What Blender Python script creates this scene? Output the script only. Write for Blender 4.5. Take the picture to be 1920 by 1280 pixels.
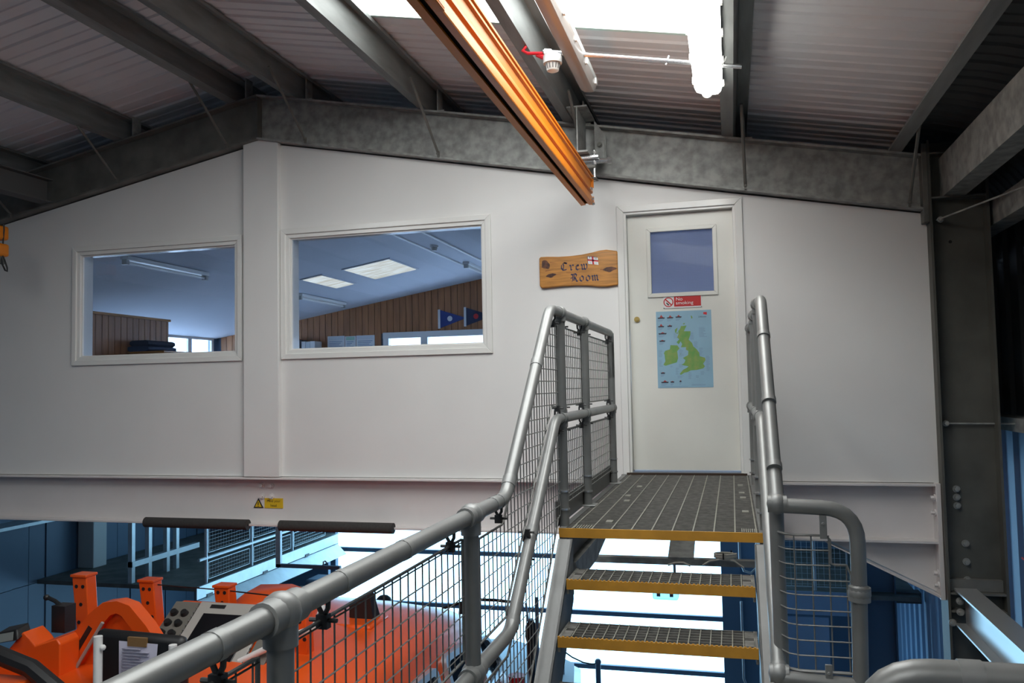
import bpy, math, random
from mathutils import Vector, Matrix
random.seed(7)
for o in list(bpy.data.objects): bpy.data.objects.remove(o, do_unlink=True)
SC = bpy.context.scene
COL = SC.collection
# All heights below are metres relative to the eye; EYE is the eye's height above the
# boat hall floor and is added to every top-level object at the end.
EYE = 5.0
# ------------------------------------------------------------------ camera
cd = bpy.data.cameras.new('camera'); cam = bpy.data.objects.new('camera', cd); COL.objects.link(cam)
cd.sensor_fit = 'HORIZONTAL'; cd.sensor_width = 36.0; cd.lens = 1557.0 / 1920.0 * 36.0
cd.clip_start = 0.05; cd.clip_end = 200
_y, _p, _r = math.radians(14.753), math.radians(3.150), math.radians(1.129)
F = Vector((-math.sin(_y) * math.cos(_p), math.cos(_y) * math.cos(_p), math.sin(_p)))
RT = Vector((math.cos(_y), math.sin(_y), 0)); DN = F.cross(RT)
R2 = math.cos(_r) * RT + math.sin(_r) * DN; D2 = -math.sin(_r) * RT + math.cos(_r) * DN
cam.matrix_world = Matrix(((R2.x, -D2.x, -F.x, 0), (R2.y, -D2.y, -F.y, -6.2), (R2.z, -D2.z, -F.z, 0), (0, 0, 0, 1)))
SC.camera = cam
# ------------------------------------------------------------------ world and exposure
W = bpy.data.worlds.new('overcast_sky'); SC.world = W; W.use_nodes = True
W.node_tree.nodes['Background'].inputs[0].default_value = (0.62, 0.80, 1.0, 1)
W.node_tree.nodes['Background'].inputs[1].default_value = 7.0
SC.view_settings.view_transform = 'Standard'; SC.view_settings.look = 'None'
SC.view_settings.exposure = 0.0; SC.view_settings.gamma = 1.0
SC.view_settings.use_curve_mapping = False
SKYLIGHT = 8.0      # daylight through the roof skylights
GABLE = 4.5         # daylight through the translucent boat doors
TUBE = 14.0         # lit fluorescent tube

# ------------------------------------------------------------------ materials
MATS = {}
def mat(name, col, rough=0.5, metal=0.0, var=0.0, scale=8.0, bump=0.0, col2=None, spec=0.5, stretch=None, emit=0.0, coat=0.0, detail=4):
    if name in MATS: return MATS[name]
    m = bpy.data.materials.new(name); m.use_nodes = True
    nt = m.node_tree; b = nt.nodes['Principled BSDF']
    b.inputs['Base Color'].default_value = (*col, 1); b.inputs['Roughness'].default_value = rough
    b.inputs['Metallic'].default_value = metal; b.inputs['Specular IOR Level'].default_value = spec
    if coat: b.inputs['Coat Weight'].default_value = coat; b.inputs['Coat Roughness'].default_value = 0.1
    if emit:
        b.inputs['Emission Color'].default_value = (*col, 1); b.inputs['Emission Strength'].default_value = emit
    if var or bump:
        tc = nt.nodes.new('ShaderNodeTexCoord'); n = nt.nodes.new('ShaderNodeTexNoise')
        n.inputs['Scale'].default_value = scale; n.inputs['Detail'].default_value = detail
        src = tc.outputs['Object']
        if stretch:
            mp = nt.nodes.new('ShaderNodeMapping'); mp.inputs['Scale'].default_value = stretch
            nt.links.new(src, mp.inputs[0]); src = mp.outputs[0]
        nt.links.new(src, n.inputs['Vector'])
        if var:
            r = nt.nodes.new('ShaderNodeValToRGB')
            c2 = col2 or tuple(c * (1 - var) for c in col)
            r.color_ramp.elements[0].position = 0.35; r.color_ramp.elements[1].position = 0.65
            r.color_ramp.elements[0].color = (*c2, 1); r.color_ramp.elements[1].color = (*col, 1)
            nt.links.new(n.outputs['Fac'], r.inputs[0]); nt.links.new(r.outputs[0], b.inputs['Base Color'])
            if emit: nt.links.new(r.outputs[0], b.inputs['Emission Color'])
        if bump:
            bp = nt.nodes.new('ShaderNodeBump'); bp.inputs['Strength'].default_value = bump; bp.inputs['Distance'].default_value = 0.01
            nt.links.new(n.outputs['Fac'], bp.inputs['Height']); nt.links.new(bp.outputs[0], b.inputs['Normal'])
    MATS[name] = m
    return m
def glassmat(name, tint, gloss=1.0, wired=False, frost=0.0):
    if name in MATS: return MATS[name]
    m = bpy.data.materials.new(name); m.use_nodes = True; nt = m.node_tree
    for n in list(nt.nodes):
        if n.type == 'BSDF_PRINCIPLED': nt.nodes.remove(n)
    out = nt.nodes['Material Output']
    tr = nt.nodes.new('ShaderNodeBsdfTransparent'); tr.inputs[0].default_value = (*tint, 1)
    gl = nt.nodes.new('ShaderNodeBsdfGlossy'); gl.inputs[0].default_value = (gloss, gloss, gloss, 1); gl.inputs['Roughness'].default_value = 0.02
    lw = nt.nodes.new('ShaderNodeLayerWeight'); lw.inputs[0].default_value = 0.5
    pw = nt.nodes.new('ShaderNodeMath'); pw.operation = 'POWER'; pw.inputs[1].default_value = 5.0; nt.links.new(lw.outputs['Facing'], pw.inputs[0])
    fr = nt.nodes.new('ShaderNodeMath'); fr.operation = 'MULTIPLY_ADD'; fr.inputs[1].default_value = 0.96; fr.inputs[2].default_value = 0.04; nt.links.new(pw.outputs[0], fr.inputs[0])
    mx = nt.nodes.new('ShaderNodeMixShader')
    base = tr.outputs[0]
    if frost:
        tl = nt.nodes.new('ShaderNodeBsdfDiffuse'); tl.inputs[0].default_value = (0.36, 0.42, 0.62, 1)
        t2 = nt.nodes.new('ShaderNodeBsdfTranslucent'); t2.inputs[0].default_value = (0.6, 0.68, 0.9, 1)
        ma = nt.nodes.new('ShaderNodeMixShader'); ma.inputs[0].default_value = 0.55
        nt.links.new(tl.outputs[0], ma.inputs[1]); nt.links.new(t2.outputs[0], ma.inputs[2])
        mf = nt.nodes.new('ShaderNodeMixShader'); mf.inputs[0].default_value = frost
        nt.links.new(base, mf.inputs[1]); nt.links.new(ma.outputs[0], mf.inputs[2]); base = mf.outputs[0]
    nt.links.new(fr.outputs[0], mx.inputs[0]); nt.links.new(base, mx.inputs[1]); nt.links.new(gl.outputs[0], mx.inputs[2])
    nt.links.new(mx.outputs[0], out.inputs[0])
    MATS[name] = m
    return m
def emitmat(name, col, strength, col2=None, scale=6.0, lo=0.3, hi=0.45, stretch=None):
    if name in MATS: return MATS[name]
    m = bpy.data.materials.new(name); m.use_nodes = True; nt = m.node_tree
    for n in list(nt.nodes):
        if n.type == 'BSDF_PRINCIPLED': nt.nodes.remove(n)
    e = nt.nodes.new('ShaderNodeEmission'); e.inputs[0].default_value = (*col, 1); e.inputs[1].default_value = strength
    if col2:
        tc = nt.nodes.new('ShaderNodeTexCoord'); n = nt.nodes.new('ShaderNodeTexNoise'); r = nt.nodes.new('ShaderNodeValToRGB')
        n.inputs['Scale'].default_value = scale; n.inputs['Detail'].default_value = 8
        src = tc.outputs['Object']
        if stretch:
            mp = nt.nodes.new('ShaderNodeMapping'); mp.inputs['Scale'].default_value = stretch
            nt.links.new(src, mp.inputs[0]); src = mp.outputs[0]
        nt.links.new(src, n.inputs['Vector'])
        r.color_ramp.elements[0].position = lo; r.color_ramp.elements[1].position = hi
        r.color_ramp.elements[0].color = (*col2, 1); r.color_ramp.elements[1].color = (*col, 1)
        nt.links.new(n.outputs['Fac'], r.inputs[0]); nt.links.new(r.outputs[0], e.inputs[0])
    nt.links.new(e.outputs[0], nt.nodes['Material Output'].inputs[0])
    MATS[name] = m
    return m

M_white = mat('white_wall_paint', (0.80, 0.785, 0.765), 0.45, var=0.03, scale=2.0, bump=0.03)
M_beamwhite = mat('white_steel_paint', (0.74, 0.70, 0.685), 0.4, var=0.04, scale=4.0)
M_gloss = mat('white_gloss_paint', (0.82, 0.81, 0.78), 0.18, var=0.02, scale=6.0)
M_door = mat('cream_gloss_paint', (0.80, 0.79, 0.73), 0.22, var=0.04, scale=3.0)
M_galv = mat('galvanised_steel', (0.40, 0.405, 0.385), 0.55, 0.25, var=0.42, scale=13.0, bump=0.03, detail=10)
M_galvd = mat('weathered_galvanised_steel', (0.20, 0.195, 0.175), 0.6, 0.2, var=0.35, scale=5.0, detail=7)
M_pur = mat('purlin_galvanised_steel', (0.26, 0.27, 0.262), 0.5, 0.35, var=0.25, scale=5.0, stretch=(3, .5, 3))
M_tube = mat('grey_handrail_tube', (0.27, 0.272, 0.265), 0.42, 0.4, var=0.15, scale=6.0, bump=0.015)
M_fit = mat('cast_handrail_fitting', (0.29, 0.292, 0.285), 0.45, 0.35, var=0.15, scale=20.0, bump=0.03)
M_wire = mat('mesh_wire', (0.22, 0.22, 0.21), 0.5, 0.6)
M_grate = mat('grating_steel', (0.25, 0.24, 0.22), 0.6, 0.4, var=0.35, scale=25.0)
M_gratel = mat('grating_cross_rod', (0.36, 0.35, 0.30), 0.55, 0.4, var=0.2, scale=25.0)
M_string = mat('stair_galvanised_steel', (0.20, 0.20, 0.195), 0.5, 0.3, var=0.18, scale=7.0)
M_yellow = mat('yellow_nosing_paint', (0.62, 0.30, 0.035), 0.45, var=0.15, scale=14.0)
M_roof = mat('liner_sheet', (0.80, 0.77, 0.77), 0.6, var=0.08, scale=1.5)
M_orange = mat('orange_crane_paint', (0.72, 0.21, 0.008), 0.42, var=0.12, scale=4.0, stretch=(1, .2, 1), spec=0.3)
M_black = mat('black_rubber', (0.012, 0.012, 0.013), 0.45)
M_foam = mat('charcoal_foam', (0.045, 0.042, 0.04), 0.85, var=0.2, scale=60)
M_boat = mat('orange_boat_gelcoat', (0.80, 0.10, 0.012), 0.25, var=0.05, scale=3.0, spec=0.35)
M_navy = mat('navy_hull_paint', (0.012, 0.025, 0.09), 0.3, coat=0.3)
M_alu = mat('window_aluminium', (0.55, 0.60, 0.66), 0.3, 0.6)
M_dglass = mat('dark_boat_glass', (0.01, 0.014, 0.02), 0.05)
M_clad = mat('blue_grey_cladding', (0.13, 0.20, 0.29), 0.5, var=0.06, scale=1.5)
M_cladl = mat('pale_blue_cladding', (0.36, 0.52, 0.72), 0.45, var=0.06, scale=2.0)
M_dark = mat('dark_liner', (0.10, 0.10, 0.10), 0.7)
M_navysteel = mat('blue_grey_steel', (0.12, 0.17, 0.24), 0.5, 0.1)
M_palesteel = mat('pale_galvanised_channel', (0.62, 0.68, 0.70), 0.4, 0.4, var=0.12, scale=8)
M_wood = mat('varnished_pine', (0.60, 0.255, 0.045), 0.35, var=0.35, scale=5.0, stretch=(1.2, 1, 12), coat=0.3)
M_tgv = mat('tongue_and_groove_pine', (0.46, 0.19, 0.07), 0.45, var=0.3, scale=3.0, stretch=(6, 6, .5))
M_concrete = mat('concrete', (0.22, 0.225, 0.23), 0.8, var=0.2, scale=2)
M_ceil = mat('crew_room_ceiling', (0.62, 0.66, 0.74), 0.8, var=0.03, scale=2)
M_plastic = mat('white_plastic', (0.8, 0.8, 0.78), 0.35)
M_grey = mat('light_grey_plastic', (0.42, 0.42, 0.40), 0.4)
M_red = mat('red_paint', (0.62, 0.02, 0.03), 0.35)
M_signred = mat('sign_red', (0.56, 0.01, 0.012), 0.35)
M_signyel = mat('sign_yellow', (0.72, 0.47, 0.02), 0.4)
M_ink = mat('black_ink', (0.02, 0.015, 0.015), 0.5)
M_blueink = mat('dark_blue_paint', (0.02, 0.02, 0.07), 0.5)
M_paper = mat('white_paper', (0.80, 0.80, 0.80), 0.7)
M_brass = mat('brass', (0.42, 0.31, 0.11), 0.35, 0.8)
M_chrome = mat('zinc_plated_steel', (0.66, 0.67, 0.68), 0.25, 0.85)
M_brown = mat('dark_threshold_wood', (0.05, 0.03, 0.02), 0.5)
M_cable = mat('cream_cable', (0.62, 0.58, 0.50), 0.5)
M_skyl = emitmat('daylit_skylight', (0.96, 1.0, 1.0), SKYLIGHT, (0.80, 0.70, 0.52), 9.0, .30, .40)
M_gable = emitmat('daylit_door_panel', (0.36, 0.70, 1.0), GABLE)
M_tubeon = emitmat('lit_diffuser', (1.0, 0.99, 0.93), TUBE)
M_crewsky = emitmat('crew_skylight', (0.86, 0.93, 0.92), 1.15, (0.62, 0.60, 0.52), 3, .4, .6, stretch=(1, 8, 1))
M_glass = glassmat('window_glass', (0.86, 0.89, 0.93))
M_wired = glassmat('wired_glass', (0.8, 0.84, 0.92), gloss=.12, frost=0.75)

# ------------------------------------------------------------------ mesh builder
class MB:
    def __init__(s): s.v = []; s.f = []
    def add(s, vs, fs):
        n = len(s.v); s.v += [tuple(v) for v in vs]; s.f += [tuple(i + n for i in f) for f in fs]; return s
    def box(s, x0, x1, y0, y1, z0, z1):
        return s.add([(x, y, z) for z in (z0, z1) for y in (y0, y1) for x in (x0, x1)],
                     [(0, 2, 3, 1), (4, 5, 7, 6), (0, 1, 5, 4), (2, 6, 7, 3), (0, 4, 6, 2), (1, 3, 7, 5)])
    def hexa(s, a, b):   # two quads of 4 points each
        return s.add(list(a) + list(b), [(3, 2, 1, 0), (4, 5, 6, 7), (0, 1, 5, 4), (1, 2, 6, 5), (2, 3, 7, 6), (3, 0, 4, 7)])
    def prism(s, poly, axis, t0, t1):
        n = len(poly)
        def P(p, t):
            return {'x': (t, p[0], p[1]), 'y': (p[0], t, p[1]), 'z': (p[0], p[1], t)}[axis]
        return s.add([P(p, t0) for p in poly] + [P(p, t1) for p in poly],
                     [tuple(range(n))[::-1], tuple(range(n, 2 * n))] + [(i, (i + 1) % n, n + (i + 1) % n, n + i) for i in range(n)])
    def tube(s, pts, r, n=10, cap=True, closed=False):
        pts = [Vector(p) for p in pts]; k = len(pts); rings = []
        rr = r if isinstance(r, (list, tuple)) else [r] * k
        ref = None
        for i, p in enumerate(pts):
            if closed: d = pts[(i + 1) % k] - pts[i - 1]
            else: d = (pts[min(i + 1, k - 1)] - pts[max(i - 1, 0)])
            d.normalize()
            if ref is None:
                ref = Vector((0, 0, 1)) if abs(d.z) < .9 else Vector((1, 0, 0))
                u = d.cross(ref).normalized()
            else:
                u = (u - d * u.dot(d)).normalized()
            w = d.cross(u)
            rings.append([p + (math.cos(2 * math.pi * j / n) * u + math.sin(2 * math.pi * j / n) * w) * rr[i] for j in range(n)])
        vs = [v for q in rings for v in q]; fs = []
        for i in range(k if closed else k - 1):
            a, b = i * n, ((i + 1) % k) * n
            for j in range(n): fs.append((a + j, a + (j + 1) % n, b + (j + 1) % n, b + j))
        if cap and not closed: fs += [tuple(range(n))[::-1], tuple(range((k - 1) * n, k * n))]
        return s.add(vs, fs)
    def cyl(s, a, b, r, n=12, r2=None): return s.tube([a, b], [r, r if r2 is None else r2], n)
    def ball(s, c, r, n=12, sx=1, sy=1, sz=1):
        m = n // 2; vs = [(c[0], c[1], c[2] + r * sz)]; fs = []
        for i in range(1, m):
            t = math.pi * i / m
            for j in range(n):
                p = 2 * math.pi * j / n
                vs.append((c[0] + r * sx * math.sin(t) * math.cos(p), c[1] + r * sy * math.sin(t) * math.sin(p), c[2] + r * sz * math.cos(t)))
        vs.append((c[0], c[1], c[2] - r * sz)); L = len(vs) - 1
        for j in range(n):
            fs.append((0, 1 + j, 1 + (j + 1) % n)); fs.append((L, L - n + (j + 1) % n, L - n + j))
        for i in range(m - 2):
            for j in range(n):
                a = 1 + i * n; fs.append((a + j, a + n + j, a + n + (j + 1) % n, a + (j + 1) % n))
        return s.add(vs, fs)
    def loft(s, rings, closed=True, cap=True):
        n = len(rings[0]); vs = [p for r in rings for p in r]; fs = []
        for i in range(len(rings) - 1):
            for j in range(n if closed else n - 1):
                fs.append((i * n + j, i * n + (j + 1) % n, (i + 1) * n + (j + 1) % n, (i + 1) * n + j))
        if cap: fs += [tuple(range(n))[::-1], tuple(range((len(rings) - 1) * n, len(rings) * n))]
        return s.add(vs, fs)
    def wire(s, a, b, r=.0022):  # thin four-sided wire
        return s.tube([a, b], r, 4, cap=False)

def obj(name, mb, m, parent=None, smooth=True, ang=35, bevel=0.0, at=None, kind=None, label=None):
    """at: world origin of the object (eye-relative); vertices are given in world coordinates."""
    me = bpy.data.meshes.new(name)
    org = Vector(at) if at is not None else (Vector(parent['_o']) if parent is not None else Vector((0, 0, 0)))
    me.from_pydata([(v[0] - org.x, v[1] - org.y, v[2] - org.z) for v in mb.v], [], mb.f)
    import bmesh
    bm = bmesh.new(); bm.from_mesh(me); bmesh.ops.recalc_face_normals(bm, faces=bm.faces); bm.to_mesh(me); bm.free()
    if smooth:
        me.polygons.foreach_set('use_smooth', [True] * len(me.polygons)); me.set_sharp_from_angle(angle=math.radians(ang))
    me.materials.append(m)
    o = bpy.data.objects.new(name, me); COL.objects.link(o)
    if parent is not None:
        o.parent = parent; o.location = org - Vector(parent['_o'])
    else: o.location = org
    o['_o'] = tuple(org)
    if bevel:
        b = o.modifiers.new('bevel', 'BEVEL'); b.width = bevel; b.segments = 2; b.limit_method = 'ANGLE'; b.angle_limit = math.radians(40)
    if kind: o['kind'] = kind
    if label: o['label'] = label
    return o
def tag(o, label, cat, group=None, kind=None):
    o['label'] = label; o['category'] = cat
    if group: o['group'] = group
    if kind: o['kind'] = kind
    return o
def thing(name, at, label, cat, group=None, kind=None):
    o = bpy.data.objects.new(name, None); COL.objects.link(o); o.location = at; o['_o'] = tuple(at)
    o.empty_display_size = .1
    return tag(o, label, cat, group, kind)
def struct(name, mb, m, label, cat, **k):
    return tag(obj(name, mb, m, **k), label, cat, kind='structure')
def copies(src, places):
    for p in places:
        c = src.copy(); COL.objects.link(c); c.parent = src.parent
        c.location = src.location + Vector(p)
def bolt_mb(p, axis, r=.014, h=.012):
    d = {'x': Vector((1, 0, 0)), 'y': Vector((0, 1, 0)), 'z': Vector((0, 0, 1))}[axis]
    p = Vector(p); b = MB(); b.cyl(p - d * h * .3, p + d * .002, r * 1.5, 12); b.cyl(p - d * h, p, r, 6); return b
_fc = {}
def text_mb(txt, h, cx, y, z, align='CENTER', sx=1.0):
    """flat lettering facing -y, cap height about h, centred on cx, baseline z"""
    cu = bpy.data.curves.new('lettering', 'FONT'); cu.body = txt; cu.size = h / 0.69; cu.align_x = align; cu.extrude = 0.0
    to = bpy.data.objects.new('lettering', cu); COL.objects.link(to)
    bpy.context.view_layer.update()
    me = to.evaluated_get(bpy.context.evaluated_depsgraph_get()).to_mesh()
    mb = MB(); mb.add([(cx + v.co.x * sx, y, z + v.co.y) for v in me.vertices], [tuple(p.vertices) for p in me.polygons])
    to.to_mesh_clear(); bpy.data.objects.remove(to, do_unlink=True); bpy.data.curves.remove(cu)
    return mb
def flat(poly, y): return MB().add([(p[0], y, p[1]) for p in poly], [tuple(range(len(poly)))])
def slope(x): return abs(x + 3.8) * .1915
XA = -3.8   # ridge

# ================================================================== SETTING
YG = 6.9; YN = -10.5; XL = -8.95; XR = 2.05; GZ = -5.0
struct('floor', MB().box(XL - .1, XR + .1, YN, YG + .2, GZ - .2, GZ), M_concrete, 'grey concrete floor of the boat hall', 'floor')
struct('floor_walkway', MB().box(-.86, 1.95, YN + .1, -3.22, -1.46, -1.40).box(-.86, -.80, YN + .1, -3.22, -1.62, -1.40), M_galvd, 'raised steel walkway at the foot of the stairs', 'walkway')

def wall_strips(mb, xs, y0, y1, rows, topf):
    """vertical strips of a wall in the xz plane; rows[i] = list of (z0, z1 or None for the sloping top)"""
    for (a, b), rr in zip(zip(xs[:-1], xs[1:]), rows):
        for z0, z1 in rr:
            za, zb = (z1, z1) if z1 is not None else (topf(a), topf(b))
            mb.hexa([(a, y0, z0), (b, y0, z0), (b, y0, zb), (a, y0, za)], [(a, y1, z0), (b, y1, z0), (b, y1, zb), (a, y1, za)])
    return mb
tw = lambda x: 2.115 - slope(x)
W1 = (-5.70, -3.995, .280, 1.325); W2 = (-3.605, -1.795, .280, 1.345); DR = (-.79, .105, -.66, 1.335)
mb = wall_strips(MB(), [XL, W1[0], W1[1], XA, W2[0], W2[1], DR[0], DR[1], 1.335], 0, .15,
    [[(-.70, None)], [(-.70, W1[2]), (W1[3], None)], [(-.70, None)], [(-.70, None)], [(-.70, W2[2]), (W2[3], None)], [(-.70, None)], [(DR[3], None)], [(-.70, None)]], tw)
wall = struct('wall_middle', mb, M_white, 'white painted partition wall of the raised crew room', 'wall', smooth=False)
struct('trim_1', MB().prism([(-3.95, -.70), (-3.622, -.70), (-3.622, tw(-3.622) + .02), (XA, tw(XA) + .02), (-3.95, tw(-3.95) + .02)], 'y', -.05, .02), M_white, 'white boxed-in post between the two crew room windows', 'pilaster', bevel=.004)
struct('floor_crew_room', MB().box(XL, 1.33, .16, YG - .06, -.78, -.70), mat('pale_vinyl_floor', (.58, .58, .58), .5), 'floor of the raised crew room', 'floor')
struct('trim_2', MB().box(DR[0] - .02, DR[1] + .02, -.03, .15, -.70, -.66).box(DR[0] + .02, DR[1] - .02, -.028, .12, -.66, -.645), M_brown, 'dark brown wooden threshold under the crew room door', 'threshold')

# far gable: crew room part with a window, boat doors below
cz = lambda x: 1.82 - .165 * abs(x + 3.8)
GW = (-5.70, 0.8, -.10, .955)  # right part and sill extended out of sight to let in more light
mb = wall_strips(MB(), [XL, GW[0], GW[1], XR], YG, YG + .12, [[(-1.3, None)], [(-1.3, GW[2]), (GW[3], None)], [(-1.3, None)]], lambda x: 2.75 - slope(x))
mb.box(XL, -6.75, YG, YG + .12, GZ, -1.3).box(.0, XR, YG, YG + .12, GZ, -1.3)
wfar = struct('wall_far', mb, M_clad, 'far gable wall of the boathouse', 'wall', smooth=False)
def boards(parent, xs0, xs1, w, topf, zb, axis, t0, t1, m, skip=None):
    x = xs0
    while x < xs1 - .01:
        x1 = min(x + w, xs1); segs = [(zb, None)]
        if skip and x1 > skip[0] and x < skip[1]: segs = [(skip[3], None)]
        for z0, _ in segs:
            a, b = x + .004, x1 - .004
            pl = [(a, z0), (b, z0), (b, topf(b)), (a, topf(a))]
            obj('board', MB().prism(pl, axis, t0, t1), m, parent, smooth=False)
        x = x1
boards(wfar, XL + .1, 1.2, .115, lambda x: cz(x), -.68, 'y', YG - .03, YG, M_tgv, skip=GW)
# crew room gable window
win = thing('window_3', (-3.9, YG, .5), 'daylit white-framed window in the far pine wall of the crew room, enlarged out of sight for light', 'window', kind='structure')
fr = MB()
for x0, x1 in ((GW[0], GW[0] + .10), (-5.02, -4.90), (-3.7, -3.6), (-2.2, -2.1), (-.7, -.6), (.7, .8)): fr.box(x0, x1, YG - .05, YG + .06, GW[2], GW[3])
fr.box(GW[0], GW[1], YG - .06, YG + .06, GW[3] - .09, GW[3] + .01).box(GW[0], GW[1], YG - .06, YG + .06, GW[2], GW[2] + .08)
obj('frame', fr, M_plastic, win, smooth=False)
for a, b in ((-5.60, -5.02), (-4.90, -3.70), (-3.60, -2.20), (-2.10, -.70), (-.60, .70)):
    obj('pane', MB().box(a, b, YG + .01, YG + .016, GW[2] + .08, GW[3] - .09), M_glass, win, smooth=False)

# left wall with crew room side window
SW = (3.20, 6.78, .0, .985)  # hidden near end and lower part enlarged to brighten the crew room
mb = MB().box(XL - .1, XL, YN, SW[0], -1.3, 1.9).box(XL - .1, XL, SW[1], YG + .12, -1.3, 1.9).box(XL - .1, XL, SW[0], SW[1], -1.3, SW[2]).box(XL - .1, XL, SW[0], SW[1], SW[3], 1.9)
mb.box(XL - .1, XL - .03, YN, YG + .12, GZ, -1.3)
wl = struct('wall_left', mb, M_clad, 'blue grey clad side wall on the left of the hall', 'wall', smooth=False)
y = -1.0; k = 0
while y < YG - .05:
    for z0, z1 in ((GZ, -2.45), (-2.445, -1.3)):
        obj('cladding_sheet', MB().box(XL - .03, XL + (.012 if k % 3 else .028), y + .004, min(y + .27, YG) - .004, z0 + .003, z1), M_clad, wl, smooth=False)
    y += .27; k += 1
win = thing('window_4', (XL, 6.0, .3), 'daylit white-framed side window at the corner of the crew room, lengthened out of sight for light', 'window', kind='structure')
fr = MB()
for a, b in ((SW[0], SW[0] + .07), (4.6, 4.7), (6.06, 6.16), (SW[1] - .06, SW[1])): fr.box(XL - .025, XL + .015, a, b, SW[2], SW[3])
fr.box(XL - .025, XL + .02, SW[0], SW[1], SW[3] - .05, SW[3] + .02).box(XL - .025, XL + .02, SW[0], SW[1], SW[2], SW[2] + .07)
obj('frame', fr, M_plastic, win, smooth=False)
for a, b in ((SW[0] + .07, 4.6), (4.7, 6.06), (6.16, SW[1] - .06)): obj('pane', MB().box(XL - .012, XL - .008, a, b, SW[2] + .07, SW[3] - .05), M_glass, win, smooth=False)

# right wall: ribbed sheets, dark lining above the rail and pale sheets below
def ribbed(y0, y1, x, z0, z1, w=.30, d=.03):
    prof = []; y = y0
    while y < y1 - .01:
        prof += [(x, y), (x, y + w * .62), (x - d, y + w * .68), (x - d, y + w * .94)]; y += w
    prof += [(x, y1), (x + .08, y1), (x + .08, y0)]
    return MB().prism(prof, 'z', z0, z1)
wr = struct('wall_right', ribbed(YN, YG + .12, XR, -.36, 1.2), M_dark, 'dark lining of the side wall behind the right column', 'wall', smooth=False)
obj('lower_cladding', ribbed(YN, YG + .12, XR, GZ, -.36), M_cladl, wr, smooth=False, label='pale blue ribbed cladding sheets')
struct('wall_near', MB().box(XL - .1, XR + .1, YN - .1, YN, GZ, 2.8), M_clad, 'end wall of the hall behind the photographer', 'wall')

# roof: ribbed liner sheets on both slopes, curved eave on the right
RZ = 2.72
def rprof(y0, y1, step=.245):
    ys = [(y0, 0)]; y = math.ceil(y0 / step) * step
    while y < y1 - .04:
        if y > y0 + .04: ys += [(y - .026, 0), (y - .014, -.014), (y + .014, -.014), (y + .026, 0)]
        ys += [(y + step * .5 - .008, 0), (y + step * .5, -.008), (y + step * .5 + .008, 0)] if y + step * .5 < y1 - .02 else []
        y += step
    return ys + [(y1, 0)]
def sheet(mb, path, y0, y1, th=.07):
    """path: list of (x, z, nx, nz) along the slope"""
    pr = rprof(y0, y1); rings = []
    for x, z, nx, nz in path:
        rings.append([(x + nx * d, yy, z + nz * d) for yy, d in pr] + [(x + nx * th, y1, z + nz * th), (x + nx * th, y0, z + nz * th)])
    return mb.loft(rings)
sl = lambda x: RZ - slope(x)
nR = (.188, .982); nL = (-.188, .982)
P3x, P5x = -2.27, .075
SKY = [(-4.3, -1.37), (-8.6, -6.3)]
mb = MB()
sheet(mb, [(XA, sl(XA), *nR), (P3x, sl(P3x), *nR)], YN, YG + .12)
sheet(mb, [(P5x, sl(P5x), *nR), (1.30, sl(1.30), *nR)], YN, YG + .12)
edges = [YN] + [v for s_ in sorted(SKY) for v in s_] + [YG + .12]
for a, b in zip(edges[0::2], edges[1::2]): sheet(mb, [(P3x, sl(P3x), *nR), (P5x, sl(P5x), *nR)], a, b)
struct('ceiling', mb, M_roof, 'ribbed grey roof lining sheets on the right slope', 'ceiling', smooth=False)
Q0, Q1 = -5.13, -4.0
mb = MB(); sheet(mb, [(XL - .1, sl(XL - .1), *nL), (Q0, sl(Q0), *nL)], YN, YG + .12); sheet(mb, [(Q1, sl(Q1), *nL), (XA, sl(XA), *nL)], YN, YG + .12)
for a, b in ((YN, -5.5), (-4.0, YG + .12)): sheet(mb, [(Q0, sl(Q0), *nL), (Q1, sl(Q1), *nL)], a, b)
struct('ceiling_left', mb, M_roof, 'ribbed grey roof lining sheets on the left slope', 'ceiling', smooth=False)
path = []
for i in range(11):
    t = i / 10 * math.radians(79); a = math.radians(79) - t
    # elliptical eave curve from the slope round to the wall
    ang = math.radians(90 - 10.9) * (1 - i / 10)
    path.append((1.30 + .78 * (math.cos(ang) - math.cos(math.radians(79.1))) / (1 - math.cos(math.radians(79.1))), 1.05 + (sl(1.30) - 1.05) * math.sin(ang) / math.sin(math.radians(79.1)), math.cos(ang), math.sin(ang)))
mb = MB(); sheet(mb, path, YN, YG + .12)
struct('ceiling_eave', mb, M_dark, 'dark curved eave sheet above the right column', 'ceiling', ang=20)
SKYL = [(P3x, P5x, *s_) for s_ in sorted(SKY, reverse=True)] + [(Q0, Q1, -5.5, -4.0)]  # last strip is added out of view to even out the wall light
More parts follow.
